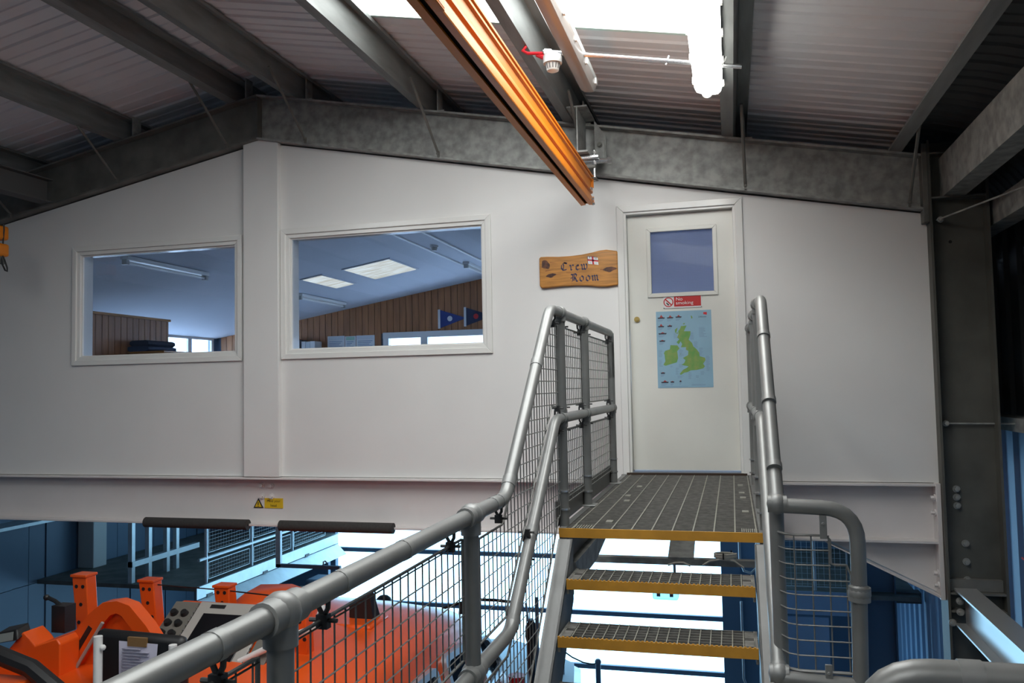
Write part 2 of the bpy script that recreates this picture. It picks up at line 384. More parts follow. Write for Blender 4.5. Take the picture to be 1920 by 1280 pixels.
for i, (P3x, P5x, a, b) in enumerate(SKYL):
    t = thing('skylight', (0.5 * (P3x + P5x), (a + b) / 2, sl(P5x)), ['bright translucent skylight strip with dirt along its lower edge', 'translucent skylight strip in the right slope nearer the end wall', 'added out-of-view light strip in the left slope that evens out the wall'][i], 'skylight', kind='structure')
    mb = MB().hexa([(P3x, a, sl(P3x) + .01), (P5x, a, sl(P5x) + .01), (P5x, b, sl(P5x) + .01), (P3x, b, sl(P3x) + .01)],
                   [(P3x, a, sl(P3x) + .05), (P5x, a, sl(P5x) + .05), (P5x, b, sl(P5x) + .05), (P3x, b, sl(P3x) + .05)])
    obj('panel', mb, M_skyl, t, smooth=False)
    fr = MB()
    for yy in (a, b - .03): fr.hexa([(P3x, yy, sl(P3x) - .012), (P5x, yy, sl(P5x) - .012), (P5x, yy + .03, sl(P5x) - .012), (P3x, yy + .03, sl(P3x) - .012)],
                   [(P3x, yy, sl(P3x) + .01), (P5x, yy, sl(P5x) + .01), (P5x, yy + .03, sl(P5x) + .01), (P3x, yy + .03, sl(P3x) + .01)])
    obj('edge_trim', fr, mat('pale_green_trim', (.55, .68, .62), .5), t, smooth=False)

# crew room ceiling with two skylights, boarded partition
mb = MB()
for x0, x1 in ((XL, XA), (XA, 1.33)):
    mb.hexa([(x0, .16, cz(x0)), (x1, .16, cz(x1)), (x1, YG - .03, cz(x1)), (x0, YG - .03, cz(x0))], [(x0, .16, cz(x0) + .05), (x1, .16, cz(x1) + .05), (x1, YG - .03, cz(x1) + .05), (x0, YG - .03, cz(x0) + .05)])
struct('ceiling_crew_room', mb, M_ceil, 'pale blue grey sloping ceiling of the crew room', 'ceiling', smooth=False)
struct('wall_crew_right', MB().box(1.2, 1.33, .16, YG - .03, -.7, cz(1.2)), M_tgv, 'pine boarded side wall of the crew room', 'wall')
for i, (x0, x1) in enumerate(((-5.0, -4.3), (-5.62, -5.28))):
    t = thing('crew_skylight', (.5 * (x0 + x1), 4.4, cz(-4.6)), ['larger square roof light in the crew room ceiling', 'smaller roof light in the crew room ceiling beside the larger one'][i], 'roof light', 'crew room roof lights')
    q = lambda dz, g: [(x0 + g, 3.9 + g, cz(x0 + g) - dz), (x1 - g, 3.9 + g, cz(x1 - g) - dz), (x1 - g, 4.95 - g, cz(x1 - g) - dz), (x0 + g, 4.95 - g, cz(x0 + g) - dz)]
    obj('frame', MB().hexa(q(.0, 0), q(.015, 0)), M_ceil, t, smooth=False)
    obj('panel', MB().hexa(q(.012, .03), q(.02, .03)), M_crewsky, t, smooth=False)
part = struct('wall_partition', MB().box(-7.2, -6.83, 1.40, 2.74, -.68, .90), M_tgv, 'low pine boarded partition inside the crew room', 'partition')
boards(part, 1.40, 2.74, .1, lambda x: .90, -.68, 'x', -6.83, -6.80, M_tgv)
obj('cap_rail', MB().box(-7.22, -6.78, 1.38, 2.76, .90, .93), M_wood, part, bevel=.004)

# ------------------------------------------------------------------ crew room windows
def frame_ring(mb, x0, x1, z0, z1, w, y0, y1):
    mb.hexa([(x0, y0, z0), (x1, y0, z0), (x1 - w, y0, z0 + w), (x0 + w, y0, z0 + w)], [(x0, y1, z0), (x1, y1, z0), (x1 - w, y1, z0 + w), (x0 + w, y1, z0 + w)])
    mb.hexa([(x0, y0, z1), (x1, y0, z1), (x1 - w, y0, z1 - w), (x0 + w, y0, z1 - w)], [(x0, y1, z1), (x1, y1, z1), (x1 - w, y1, z1 - w), (x0 + w, y1, z1 - w)])
    mb.hexa([(x0, y0, z0), (x0, y0, z1), (x0 + w, y0, z1 - w), (x0 + w, y0, z0 + w)], [(x0, y1, z0), (x0, y1, z1), (x0 + w, y1, z1 - w), (x0 + w, y1, z0 + w)])
    mb.hexa([(x1, y0, z0), (x1, y0, z1), (x1 - w, y0, z1 - w), (x1 - w, y0, z0 + w)], [(x1, y1, z0), (x1, y1, z1), (x1 - w, y1, z1 - w), (x1 - w, y1, z0 + w)])
    return mb
for n, (w, lab) in enumerate(((W1, 'smaller white-framed internal window left of the boxed post'), (W2, 'larger white-framed internal window between boxed post and door'))):
    t = thing('window_%d' % (n + 1), ((w[0] + w[1]) / 2, 0, w[2]), lab, 'window', kind='structure')
    obj('architrave', frame_ring(MB(), w[0] - .012, w[1] + .01, w[2] - .012, w[3] + .012, .045, -.022, .0), M_gloss, t, bevel=.004)
    obj('frame', frame_ring(MB(), w[0] + .02, w[1] - .02, w[2] + .02, w[3] - .02, .045, -.008, .15), M_gloss, t, bevel=.003)
    obj('glazing_bead', frame_ring(MB(), w[0] + .062, w[1] - .062, w[2] + .062, w[3] - .062, .014, .012, .03), M_gloss, t, smooth=False)
    obj('pane', MB().box(w[0] + .064, w[1] - .064, .032, .037, w[2] + .064, w[3] - .064), M_glass, t, smooth=False)

# ------------------------------------------------------------------ door
t = door = thing('door_1', (-.33, 0, -.66), 'cream painted crew room door with square wired-glass panel', 'door', kind='structure')
fr = MB()
x0, x1, z1 = DR[0], DR[1], DR[3]
def arch(mb, x0, x1, z1, w, y0, y1, zb=-.66):
    mb.hexa([(x0, y0, zb), (x0 + w, y0, zb), (x0 + w, y0, z1 - w), (x0, y0, z1)], [(x0, y1, zb), (x0 + w, y1, zb), (x0 + w, y1, z1 - w), (x0, y1, z1)])
    mb.hexa([(x1 - w, y0, zb), (x1, y0, zb), (x1, y0, z1), (x1 - w, y0, z1 - w)], [(x1 - w, y1, zb), (x1, y1, zb), (x1, y1, z1), (x1 - w, y1, z1 - w)])
    mb.hexa([(x0, y0, z1), (x0 + w, y0, z1 - w), (x1 - w, y0, z1 - w), (x1, y0, z1)], [(x0, y1, z1), (x0 + w, y1, z1 - w), (x1 - w, y1, z1 - w), (x1, y1, z1)])
    return mb
obj('architrave', arch(MB(), x0 - .008, x1 + .008, z1 + .008, .052, -.022, .0), M_gloss, t, bevel=.004)
obj('door_frame', arch(MB(), x0 + .01, x1 - .01, z1 - .01, .052, -.008, .13), M_gloss, t, bevel=.003)
LX0, LX1, LZ0, LZ1 = x0 + .064, x1 - .042, -.632, z1 - .064
V = (-.572, -.088, .662, 1.155)
mb = wall_strips(MB(), [LX0, V[0], V[1], LX1], .052, .096, [[(LZ0, LZ1)], [(LZ0, V[2]), (V[3], LZ1)], [(LZ0, LZ1)]], None)
obj('door_leaf', mb, M_door, t, smooth=False)
vp = obj('glazing_bead', frame_ring(MB(), V[0] - .014, V[1] + .014, V[2] - .014, V[3] + .014, .03, .038, .066), M_door, t, bevel=.003)
obj('pane', MB().box(V[0], V[1], .068, .074, V[2], V[3]), M_wired, t, smooth=False, label='wired glass panel')
wm = MB()
for i in range(1, 38): xx = V[0] + .01 + i * .0127; wm.box(xx - .0005, xx + .0005, .0665, .0675, V[2], V[3])
for i in range(1, 38): zz = V[2] + .01 + i * .0127; wm.box(V[0], V[1], .0665, .0675, zz - .0005, zz + .0005)
obj('glass_wire', wm, mat('glass_wire', (.30, .34, .48), .5), t, smooth=False, kind='stuff')
obj('door_lock', MB().cyl((-.672, .052, .488), (-.672, .038, .488), .021, 20).cyl((-.672, .040, .488), (-.672, .030, .488), .013, 16).box(-.675, -.669, .0285, .032, .480, .496), M_brass, t, label='round brass lock')

# ------------------------------------------------------------------ portal frame
pf = thing('portal_frame', (1.5, 0, GZ), 'weathered galvanised portal frame with sloping rafters and tall column', 'steel frame')
def rafter(xa, xb, zb0, zt0):
    """I section rafter between xa and xb, zb/zt height functions"""
    mb = MB(); th = .016
    def slab(f0, f1, y0, y1):
        mb.hexa([(xa, y0, f0(xa)), (xb, y0, f0(xb)), (xb, y0, f1(xb)), (xa, y0, f1(xa))], [(xa, y1, f0(xa)), (xb, y1, f0(xb)), (xb, y1, f1(xb)), (xa, y1, f1(xa))])
    slab(zb0, lambda x: zb0(x) + th, -.085, .085); slab(lambda x: zt0(x) - th, zt0, -.085, .085); slab(lambda x: zb0(x) + th, lambda x: zt0(x) - th, -.008, .008)
    return mb
zb = lambda x: 2.126 - slope(x); zt = lambda x: 2.51 - slope(x)
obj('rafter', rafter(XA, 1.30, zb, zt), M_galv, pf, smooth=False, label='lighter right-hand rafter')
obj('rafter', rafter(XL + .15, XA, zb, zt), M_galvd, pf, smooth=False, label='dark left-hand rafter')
obj('ridge_plate', MB().box(XA - .006, XA + .006, -.08, .08, zb(XA), zt(XA)), M_galvd, pf)
obj('end_plate', MB().box(1.295, 1.33, -.10, .10, 1.06, 1.60), M_galvd, pf, bevel=.003)
CX0, CX1 = 1.33, 1.695
cm = MB().box(CX0, CX0 + .016, -.10, .10, GZ, 1.62).box(CX1 - .016, CX1, -.10, .10, GZ, 1.62).box(CX0 + .016, CX1 - .016, -.006, .006, GZ, 1.62)
obj('column', cm, mat('dark_weathered_column', (0.125, 0.122, 0.105), .6, .15, var=.3, scale=4.0, detail=7), pf, smooth=False, label='dark weathered column')
cl_ = MB().box(XL + .01, XL + .03, -.1, .1, GZ, zb(XL) + .3).box(XL + .36, XL + .38, -.1, .1, GZ, zb(XL) + .3).box(XL + .03, XL + .36, -.006, .006, GZ, zb(XL) + .3)
obj('column', cl_, M_galvd, pf, smooth=False)
for z in (1.225, 1.53, -1.415, -1.53):
    obj('stiffener', MB().box(CX0 + .016, CX1 - .016, -.092, -.006, z - .006, z + .006), M_galvd, pf, smooth=False)
obj('stiffener', MB().box(CX0 + .016, CX1 - .02, -.05, -.006, -1.405, -1.33), M_galvd, pf, smooth=False)
b0 = obj('bolt', bolt_mb((1.432, -.006, -.74), 'y', .016, .03), M_galv, pf)
copies(b0, [(0, 0, -.055), (0, 0, -.11), (.04, 0, -.36), (.04, 0, -.48), (.04, 0, -.60)])
obj('bolt_hole', MB().cyl((1.47, -.0075, .93), (1.47, -.005, .93), .011, 12), M_black, pf)
for i, x in enumerate((-6.35, -5.2, -4.1, -3.36, -2.2, -1.03, .12, 1.19)):
    # fly-brace stay from purlin down to the rafter's lower flange, with its end bolt
    s = obj('stay', MB().tube([(x, -.62, zt(x) + .07), (x + .01, -.35, (zt(x) + zb(x)) / 2 + .05), (x + .02, -.09, zb(x) + .03)], .011, 6).box(x + .012, x + .028, -.10, -.082, zb(x) + .002, zb(x) + .05), M_galvd, pf)
    obj('bolt', bolt_mb((x + .02, -.10, zb(x) + .03), 'y', .009, .012), M_galvd, s)
# purlin cleats
for x in (-5.06, -3.93, -3.36, -2.20, -1.03, .14):
    obj('cleat', MB().box(x, x + .012, -.05, .05, zt(x), zt(x) + .19).box(x, x + .06, -.05, .05, zt(x) - .001, zt(x) + .012), M_galv, pf, smooth=False)

# ------------------------------------------------------------------ purlins
def purlin(x, lab, h=.188, fl=.075, y0=YN, y1=YG, zbase=None, left=True, mt=None, tilt=True):
    z = zt(x) if zbase is None else zbase
    t = .006; k = -1 if left else 1
    # Z outline (local u along slope, v up), bottom flange on one side, top flange on the other
    pl = [(k * fl, .022), (k * fl, 0), (t, 0) if k < 0 else (-t, 0), ((t if k < 0 else -t), h - t), (-k * fl, h - t), (-k * fl, h - .022), (-k * (fl + t) , h - .022), (-k * (fl + t), h), (0, h), (0, t), (k * (fl - t), t), (k * (fl - t), .022)]
    a = 0 if not tilt else (-math.atan(.1915) if x > XA else math.atan(.1915)); ca, sa = math.cos(a), math.sin(a)
    pl = [(x + u * ca - v * sa, z + u * sa + v * ca) for u, v in pl]
    o = obj('purlin', MB().prism(pl, 'y', y0, y1), mt or M_pur, smooth=False, at=(x, (y0 + y1) / 2, z))
    return tag(o, lab, 'purlin', 'roof purlins')
for x, lab in ((-6.27, 'galvanised purlin third to the left of the ridge'), (-7.4, 'galvanised purlin nearest the left eave'), (-5.13, 'galvanised purlin second to the left of the ridge'), (-4.0, 'galvanised purlin just left of the ridge'),
               (-3.43, 'galvanised purlin just right of the ridge'), (-2.27, 'galvanised purlin along the left edge of the skylight'), (-1.10, 'galvanised purlin crossing the skylight behind the orange crane rail'),
               (.06, 'galvanised purlin along the right edge of the skylight by the lit tube'), (1.17, 'galvanised purlin nearest the right column')):
    purlin(x, lab)
# eave beam and side rail
o = obj('eave_beam', MB().prism([(1.42, 1.23), (1.56, 1.23), (1.56, 1.245), (1.436, 1.245), (1.436, 1.49), (1.56, 1.49), (1.56, 1.505), (1.42, 1.505)], 'y', YN, .2), M_galv, smooth=False, at=(1.45, -5, 1.3))
tag(o, 'galvanised eave beam running over the right column', 'beam')
o = obj('side_rail', MB().prism([(1.72, 1.02), (1.86, 1.02), (1.86, 1.03), (1.73, 1.03), (1.73, 1.17), (1.86, 1.17), (1.86, 1.18), (1.72, 1.18)], 'y', YN, 3), M_galv, smooth=False, at=(1.75, -4, 1.1))
tag(o, 'upper galvanised side rail beyond the right column', 'side rail', 'side rails')
o = obj('side_rail', MB().prism([(1.80, -.36), (1.98, -.36), (1.98, -.27), (1.80, -.27)], 'y', YN, YG), M_galv, smooth=False, at=(1.9, -2, -.3))
tag(o, 'lower galvanised side rail above the pale blue cladding', 'side rail', 'side rails')
for lab, a, b in (('thin bracing rod rising from the top of the right column', (1.38, -.06, 1.075), (2.0, -1.4, 1.16)), ('thin bracing rod across the middle of the right column', (1.36, -.03, -.30), (1.98, -.02, -.31))):
    t = thing('bracing_rod', a, lab, 'rod', 'bracing rods')
    obj('rod', MB().cyl(a, b, .006, 6), M_galv, t)
    obj('nut', bolt_mb((a[0] + .02, a[1] - .01, a[2]), 'y', .014, .03), M_galv, t)
o = obj('thin_cable', MB().tube([(1.80, -.02, -1.18), (1.86, -.1, -1.26), (1.92, -.3, -1.36), (1.96, -.6, -1.44), (1.98, -1.0, -1.5)], .005, 6), M_red, at=(1.85, -.1, -1.2))
tag(o, 'thin dark red cable hanging against the pale blue cladding', 'cable')
# ------------------------------------------------------------------ floor beam (white)
fb = thing('floor_beam', (-2, 0, -1.1), 'white painted steel floor beam below the crew room wall', 'beam')
obj('top_flange', MB().box(XL, 1.30, -.05, .16, -.722, -.704), M_beamwhite, fb, bevel=.003)
obj('web', MB().box(XL, 1.30, .055, .067, -1.085, -.722), M_beamwhite, fb, smooth=False)
obj('bottom_flange', MB().box(XL, 1.30, -.055, .17, -1.103, -1.085), M_beamwhite, fb, bevel=.003)
hp = [(.60, -1.103), (1.30, -1.103), (1.30, -1.44)]
obj('haunch', MB().prism(hp, 'y', .055, .067).hexa([(.58, -.04, -1.103), (1.30, -.04, -1.445), (1.30, .15, -1.445), (.58, .15, -1.103)], [(.60, -.04, -1.118), (1.30, -.04, -1.462), (1.30, .15, -1.462), (.60, .15, -1.118)]), M_beamwhite, fb, smooth=False)
obj('end_plate', MB().box(1.298, 1.328, -.055, .16, -1.47, -.70), M_beamwhite, fb, bevel=.003)
bb = obj('bolt', bolt_mb((1.298, -.02, -.80), 'x', .016, .03), M_beamwhite, fb)
copies(bb, [(0, 0, -.10), (0, 0, -.50), (0, 0, -.58)])
bb = obj('bolt', bolt_mb((-3.84, .055, -.78), 'y', .016, .03), M_beamwhite, fb)
copies(bb, [(.09, 0, 0), (0, 0, -.09), (.09, 0, -.09)])
for i, (a, b, lab) in enumerate(((-4.89, -3.90, 'charcoal foam edge guard on the white beam, left of the two'), (-3.605, -2.61, 'charcoal foam edge guard on the white beam, right of the two'))):
    mb = MB().tube([(a, -.062, -1.090), (b, -.062, -1.090)], .043, 16)
    o = obj('foam_guard', mb, M_foam, at=((a + b) / 2, -.06, -1.09)); tag(o, lab, 'foam pad', 'foam edge guards on the beam')
    obj('end_slot', MB().box(b - .002, b + .003, -.07, -.025, -1.097, -1.086), M_black, o)

# warning sign on the beam
t = thing('head_warning_sign', (-3.78, .05, -.97), 'small yellow Mind your head warning sign on the white beam', 'sign')
obj('triangle', MB().prism([(-3.92, -.968), (-3.828, -.968), (-3.874, -.888)], 'y', .049, .055), M_ink, t, smooth=False)
obj('triangle_face', MB().prism([(-3.906, -.960), (-3.842, -.960), (-3.874, -.904)], 'y', .0475, .05), M_signyel, t, smooth=False)
obj('exclamation_mark', MB().box(-3.878, -3.870, .046, .048, -.944, -.918).box(-3.878, -3.870, .046, .048, -.957, -.950), M_ink, t, smooth=False)
obj('plate', MB().box(-3.815, -3.645, .049, .055, -.968, -.886), M_signyel, t, smooth=False)
obj('lettering', text_mb('Mind your', .021, -3.73, .0475, -.918), M_ink, t, smooth=False)
obj('lettering', text_mb('head', .021, -3.73, .0475, -.955), M_ink, t, smooth=False)

# ------------------------------------------------------------------ orange crane rail
cr = thing('crane_rail', (-.955, -.4, 1.30), 'orange overhead crane rail hanging below the roof towards the wall', 'crane rail')
xc = -.962
half = [(.012, 1.296), (.044, 1.292), (.047, 1.297), (.047, 1.333), (.039, 1.352), (.029, 1.354), (.029, 1.372), (.043, 1.378), (.043, 1.392), (.034, 1.412), (.031, 1.414), (.031, 1.462), (.044, 1.468), (.044, 1.478), (.037, 1.493), (.047, 1.495), (.047, 1.507)]
inner = [(.0, 1.350), (.044, 1.350), (.047, 1.344), (.047, 1.306), (.020, 1.306)]
outl = [(xc + u, z) for u, z in half] + [(xc - u, z) for u, z in reversed(half)] + [(xc - u, z) for u, z in [(.012, 1.304), (.038, 1.304), (.038, 1.330), (.030, 1.342)]] + [(xc + u, z) for u, z in [(.030, 1.342), (.038, 1.330), (.038, 1.304), (.012, 1.304)]]
obj('rail_profile', MB().prism(outl, 'y', YN + .2, -.35), M_orange, cr, ang=25)
obj('slot_shade', MB().box(xc - .026, xc + .026, YN + .2, -.36, 1.326, 1.340), M_black, cr)  # black strip stands in for the shade inside the hollow rail
obj('end_plate', MB().box(xc - .044, xc + .050, -.352, -.346, 1.306, 1.352), M_orange, cr)
obj('end_plate', MB().box(xc - .03, xc + .050, -.352, -.345, 1.415, 1.505), M_orange, cr)
b0 = obj('bolt', bolt_mb((xc + .047, -.43, 1.320), 'x', .009, -.016), M_chrome, cr)
copies(b0, [(0, -.05, .06), (0, .03, -.03)])
for y in (-3.62, -3.80):
    j = MB(); j.box(xc + .046, xc + .056, y - .05, y + .05, 1.294, 1.37).box(xc + .02, xc + .056, y - .05, y + .05, 1.286, 1.295)
    obj('joint_clamp', j, M_orange, cr, bevel=.004)
b1 = obj('bolt', bolt_mb((xc + .056, -3.62, 1.33), 'x', .011, -.018), M_chrome, cr); copies(b1, [(0, -.15, 0), (0, -.08, .02)])
# bracket carrying the rail end
br = thing('crane_bracket', (-1.0, -.2, 1.62), 'short galvanised I-beam bracket on the rafter holding the crane rail end', 'bracket')
obj('i_beam', MB().box(-1.08, -.935, -.44, -.085, 1.985, 1.997).box(-1.012, -1.003, -.44, -.085, 1.672, 1.985).box(-1.08, -.935, -.44, -.085, 1.660, 1.672), M_galv, br, smooth=False)
obj('gusset', MB().prism([(-.935, 1.985), (-.85, 1.86), (-.85, 1.66), (-.935, 1.66)], 'y', -.105, -.088), M_galv, br, smooth=False)
obj('angle_cleat', MB().box(-.93, -.86, -.12, -.105, 1.66, 1.83).box(-.93, -.86, -.20, -.105, 1.655, 1.668), M_galv, br, smooth=False)
obj('bolt', bolt_mb((-.895, -.12, 1.79), 'y', .014, .02), M_galvd, br)
obj('clamp_rod', MB().cyl((-1.02, -.33, 1.618), (-.80, -.27, 1.628), .018, 10).cyl((-.82, -.275, 1.627), (-.79, -.268, 1.628), .026, 6), M_chrome, br)
obj('clamp_plate', MB().box(-1.05, -.87, -.36, -.26, 1.632, 1.655), M_chrome, br, bevel=.004)
for x in (-1.0, -.91):
    h = MB(); h.cyl((x, -.31, 1.48), (x, -.31, 1.70), .009, 8).cyl((x, -.31, 1.672), (x, -.31, 1.69), .018, 6).cyl((x, -.31, 1.595), (x, -.31, 1.615), .018, 6)
    obj('hanger_bolt', h, M_chrome, br)
obj('hanger_plate', MB().box(-1.01, -.89, -.36, -.26, 1.484, 1.492).box(-1.0, -.90, -.33, -.29, 1.57, 1.59), M_galvd, br)
# second crane track further left with a hoist at the picture's edge
ho = thing('chain_hoist', (-5.94, -.6, 1.05), 'orange chain hoist with a black strap at the left edge by the rafter', 'hoist')
obj('upper_block', MB().box(-6.02, -5.87, -.66, -.54, 1.32, 1.44), M_orange, ho, bevel=.02)
obj('lower_block', MB().box(-6.02, -5.865, -.66, -.54, 1.18, 1.29), M_orange, ho, bevel=.02)
obj('link', MB().cyl((-5.93, -.6, 1.27), (-5.93, -.6, 1.46), .012, 8).cyl((-5.93, -.6, 1.44), (-5.93, -.6, 1.75), .008, 8), M_black, ho)
obj('strap', MB().tube([(-5.90, -.6, 1.19), (-5.885, -.6, 1.12), (-5.85, -.6, 1.06), (-5.83, -.6, 1.05), (-5.83, -.6, 1.08), (-5.86, -.6, 1.15), (-5.88, -.6, 1.19), (-5.875, -.6, 1.33), (-5.868, -.6, 1.40), (-5.872, -.6, 1.45)], .007, 6), M_black, ho)
obj('shackle', MB().box(-5.97, -5.89, -.63, -.57, 1.13, 1.19).cyl((-5.93, -.66, 1.14), (-5.93, -.54, 1.14), .02, 8), M_galvd, ho)
lt = obj('hoist_track', MB().prism([(-6.0, 1.74), (-5.86, 1.74), (-5.86, 1.75), (-5.925, 1.75), (-5.925, 1.94), (-5.86, 1.94), (-5.86, 1.95), (-6.0, 1.95), (-6.0, 1.94), (-5.935, 1.94), (-5.935, 1.75), (-6.0, 1.75)], 'y', -.65, -.09), M_dark, smooth=False, at=(-5.93, -.4, 1.8))
tag(lt, 'short dark steel track stub on the left rafter above the hoist', 'bracket')

# ------------------------------------------------------------------ lights, conduit, detector
def batten(x, y0, y1, w, z, lab, lit, hgt=.085):
    t = thing('fluorescent_light', (x, (y0 + y1) / 2, z), lab, 'light', 'fluorescent battens under the roof')
    a = -math.atan(.1915); ca, sa = math.cos(a), math.sin(a)
    R = lambda u, v: (x + u * ca - v * sa, z + u * sa + v * ca)
    obj('body', MB().prism([R(-w * .5, hgt * .55), R(w * .5, hgt * .55), R(w * .42, hgt), R(-w * .42, hgt)], 'y', y0, y1), M_grey, t, bevel=.006)
    rings = []
    for yy, s in ((y0, .80), (y0 + .03, .97), (y0 + .06, 1), (y1 - .06, 1), (y1 - .03, .97), (y1, .80)):
        rings.append([(R(u * w * s, hgt * .55 - v * hgt * s)[0], yy, R(u * w * s, hgt * .55 - v * hgt * s)[1]) for u, v in ((-.49, 0), (-.47, .30), (-.38, .50), (-.15, .58), (.15, .58), (.38, .50), (.47, .30), (.49, 0))])
    obj('diffuser', MB().loft(rings), M_tubeon if lit else mat('dusty_clear_diffuser', (.42, .37, .34), .25, var=.3, scale=3, stretch=(1, .2, 1)), t, ang=30)
    c = MB()
    n = 5
    for i in range(n):
        yy = y0 + .1 + (y1 - y0 - .2) * i / (n - 1)
        for sgn in (-1, 1): p = R(sgn * w * .52, hgt * .5); c.box(p[0] - .006, p[0] + .006, yy - .012, yy + .012, p[1] - .018, p[1] + .018)
    obj('clip', c, M_plastic, t)
    return t
tB = batten(-.085, -2.85, -1.22, .165, 1.700, 'lit white fluorescent batten beside the purlin, glowing brightly', True, .10)
obj('end_cap', MB().cyl((-.085, -1.215, 1.72), (-.085, -1.20, 1.72), .03, 12), M_plastic, tB)
tA = batten(-.82, -2.6, -1.06, .105, 1.85, 'unlit narrow fluorescent batten right of the orange crane rail', False, .10)
cn = thing('conduit', (-.4, -1.55, 1.85), 'thin grey conduit pipe running under the purlins between the lights', 'pipe')
obj('pipe', MB().cyl((-1.0, -1.57, 1.945), (.11, -1.54, 1.735), .012, 10), M_chrome, cn)
obj('hook_clamp', MB().tube([(-1.10, -1.57, 1.99), (-1.12, -1.57, 1.965), (-1.09, -1.57, 1.945), (-1.0, -1.57, 1.935)], .010, 8), M_red, cn, label='red clamp on the purlin')
obj('joint', MB().cyl((-.99, -1.57, 1.943), (-.95, -1.57, 1.935), .018, 10), M_plastic, cn)
obj('hanger_wire', MB().cyl((-.30, -1.55, 1.79), (-.28, -1.55, 1.84), .005, 6), M_chrome, cn)
sd = thing('smoke_detector', (-.945, -1.56, 1.86), 'white round smoke detector on the conduit with a red bracket', 'detector')
obj('bracket', MB().tube([(-1.04, -1.56, 1.935), (-.985, -1.56, 1.91), (-.97, -1.56, 1.90)], [.012, .018, .024], 8), M_red, sd)
obj('base', MB().cyl((-.945, -1.56, 1.915), (-.945, -1.56, 1.870), .055, 20).cyl((-.945, -1.56, 1.93), (-.945, -1.56, 1.915), .04, 16), M_plastic, sd)
obj('chamber', MB().cyl((-.945, -1.56, 1.870), (-.945, -1.56, 1.828), .044, 20, .034).cyl((-.945, -1.56, 1.828), (-.945, -1.56, 1.822), .034, 20, .022), M_plastic, sd)
sm = MB()
for i in range(14):
    a = 2 * math.pi * i / 14; c_, s_ = math.cos(a), math.sin(a)
    sm.hexa([(-.945 + .0435 * c_ - .003 * s_, -1.56 + .0435 * s_ + .003 * c_, 1.864), (-.945 + .0435 * c_ + .003 * s_, -1.56 + .0435 * s_ - .003 * c_, 1.864), (-.945 + .0375 * c_ + .003 * s_, -1.56 + .0375 * s_ - .003 * c_, 1.836), (-.945 + .0375 * c_ - .003 * s_, -1.56 + .0375 * s_ + .003 * c_, 1.836)],
            [(-.945 + .0450 * c_ - .003 * s_, -1.56 + .0450 * s_ + .003 * c_, 1.864), (-.945 + .0450 * c_ + .003 * s_, -1.56 + .0450 * s_ - .003 * c_, 1.864), (-.945 + .0385 * c_ + .003 * s_, -1.56 + .0385 * s_ - .003 * c_, 1.836), (-.945 + .0385 * c_ - .003 * s_, -1.56 + .0385 * s_ + .003 * c_, 1.836)])
obj('slot', sm, mat('slot_grey', (.18, .18, .18), .6), sd, smooth=False)
o = obj('light_cable', MB().tube([(.02, -1.62, 1.83), (.035, -1.62, 1.79), (.02, -1.58, 1.765), (-.005, -1.52, 1.77), (-.015, -1.48, 1.74)], .006, 6), M_plastic, at=(0, -1.6, 1.8))
tag(o, 'short white cable looping beside the lit batten', 'cable')

# ------------------------------------------------------------------ wooden Crew Room sign
sg = thing('wooden_sign', (-1.1, -.02, .75), 'varnished wavy-edged wooden sign reading Crew Room beside the door', 'sign')
sx = lambda u: -1.398 + u * .602
top = [(.0, .982), (.02, .992), (.10, .992), (.25, .986), (.40, .986), (.55, .992), (.68, 1.003), (.78, 1.015), (.86, 1.018), (.94, 1.010), (1.0, 1.002)]
bot = [(1.0, .748), (.94, .744), (.86, .738), (.76, .741), (.62, .752), (.48, .758), (.30, .757), (.12, .752), (.04, .750), (.015, .757), (.0, .772)]
obj('board', MB().prism([(sx(u), z) for u, z in top + bot], 'y', -.030, -.002), M_wood, sg, bevel=.008)
M_knot = mat('dark_pine_knot', (.045, .012, .008), .35, var=.6, scale=40, col2=(.16, .05, .015))
def knot(cu, cz_, rx, rz, tail, rot=0.0):
    n = 20; ca, sa = math.cos(rot), math.sin(rot); pts = []
    for i in range(n):
        a = 2 * math.pi * i / n; k = 1 + tail * max(0, math.cos(a)) ** 6 + (tail * .8) * max(0, -math.cos(a)) ** 6
        x, z = rx * math.cos(a) * k, rz * math.sin(a) * (1 + .15 * math.sin(3 * a)); pts.append((sx(cu) + x * ca - z * sa, cz_ + x * sa + z * ca))
    return flat(pts, -.0305)
obj('knot', knot(.085, .930, .032, .030, .3, -.9), M_knot, sg, smooth=False)
obj('knot', knot(.150, .845, .026, .016, .7, .15), M_knot, sg, smooth=False)
obj('knot', knot(.895, .868, .032, .020, .8, .05), M_knot, sg, smooth=False)
gr = MB()
for (u0, z0, u1, z1, w) in ((.14, .945, .24, .935, .003), (.03, .91, .13, .902, .003), (.08, .88, .19, .888, .004), (.18, .847, .34, .856, .003), (.78, .868, .87, .869, .004), (.5, .886, .78, .882, .002), (.35, .86, .62, .864, .002)):
    a, b = sx(u0), sx(u1); gr.add([(a, -.0304, z0 - w * .4), (b, -.0304, z1), (a, -.0304, z0 + w)], [(0, 1, 2)])
obj('grain_streak', gr, mat('dark_grain', (.22, .06, .015), .4), sg, smooth=False)
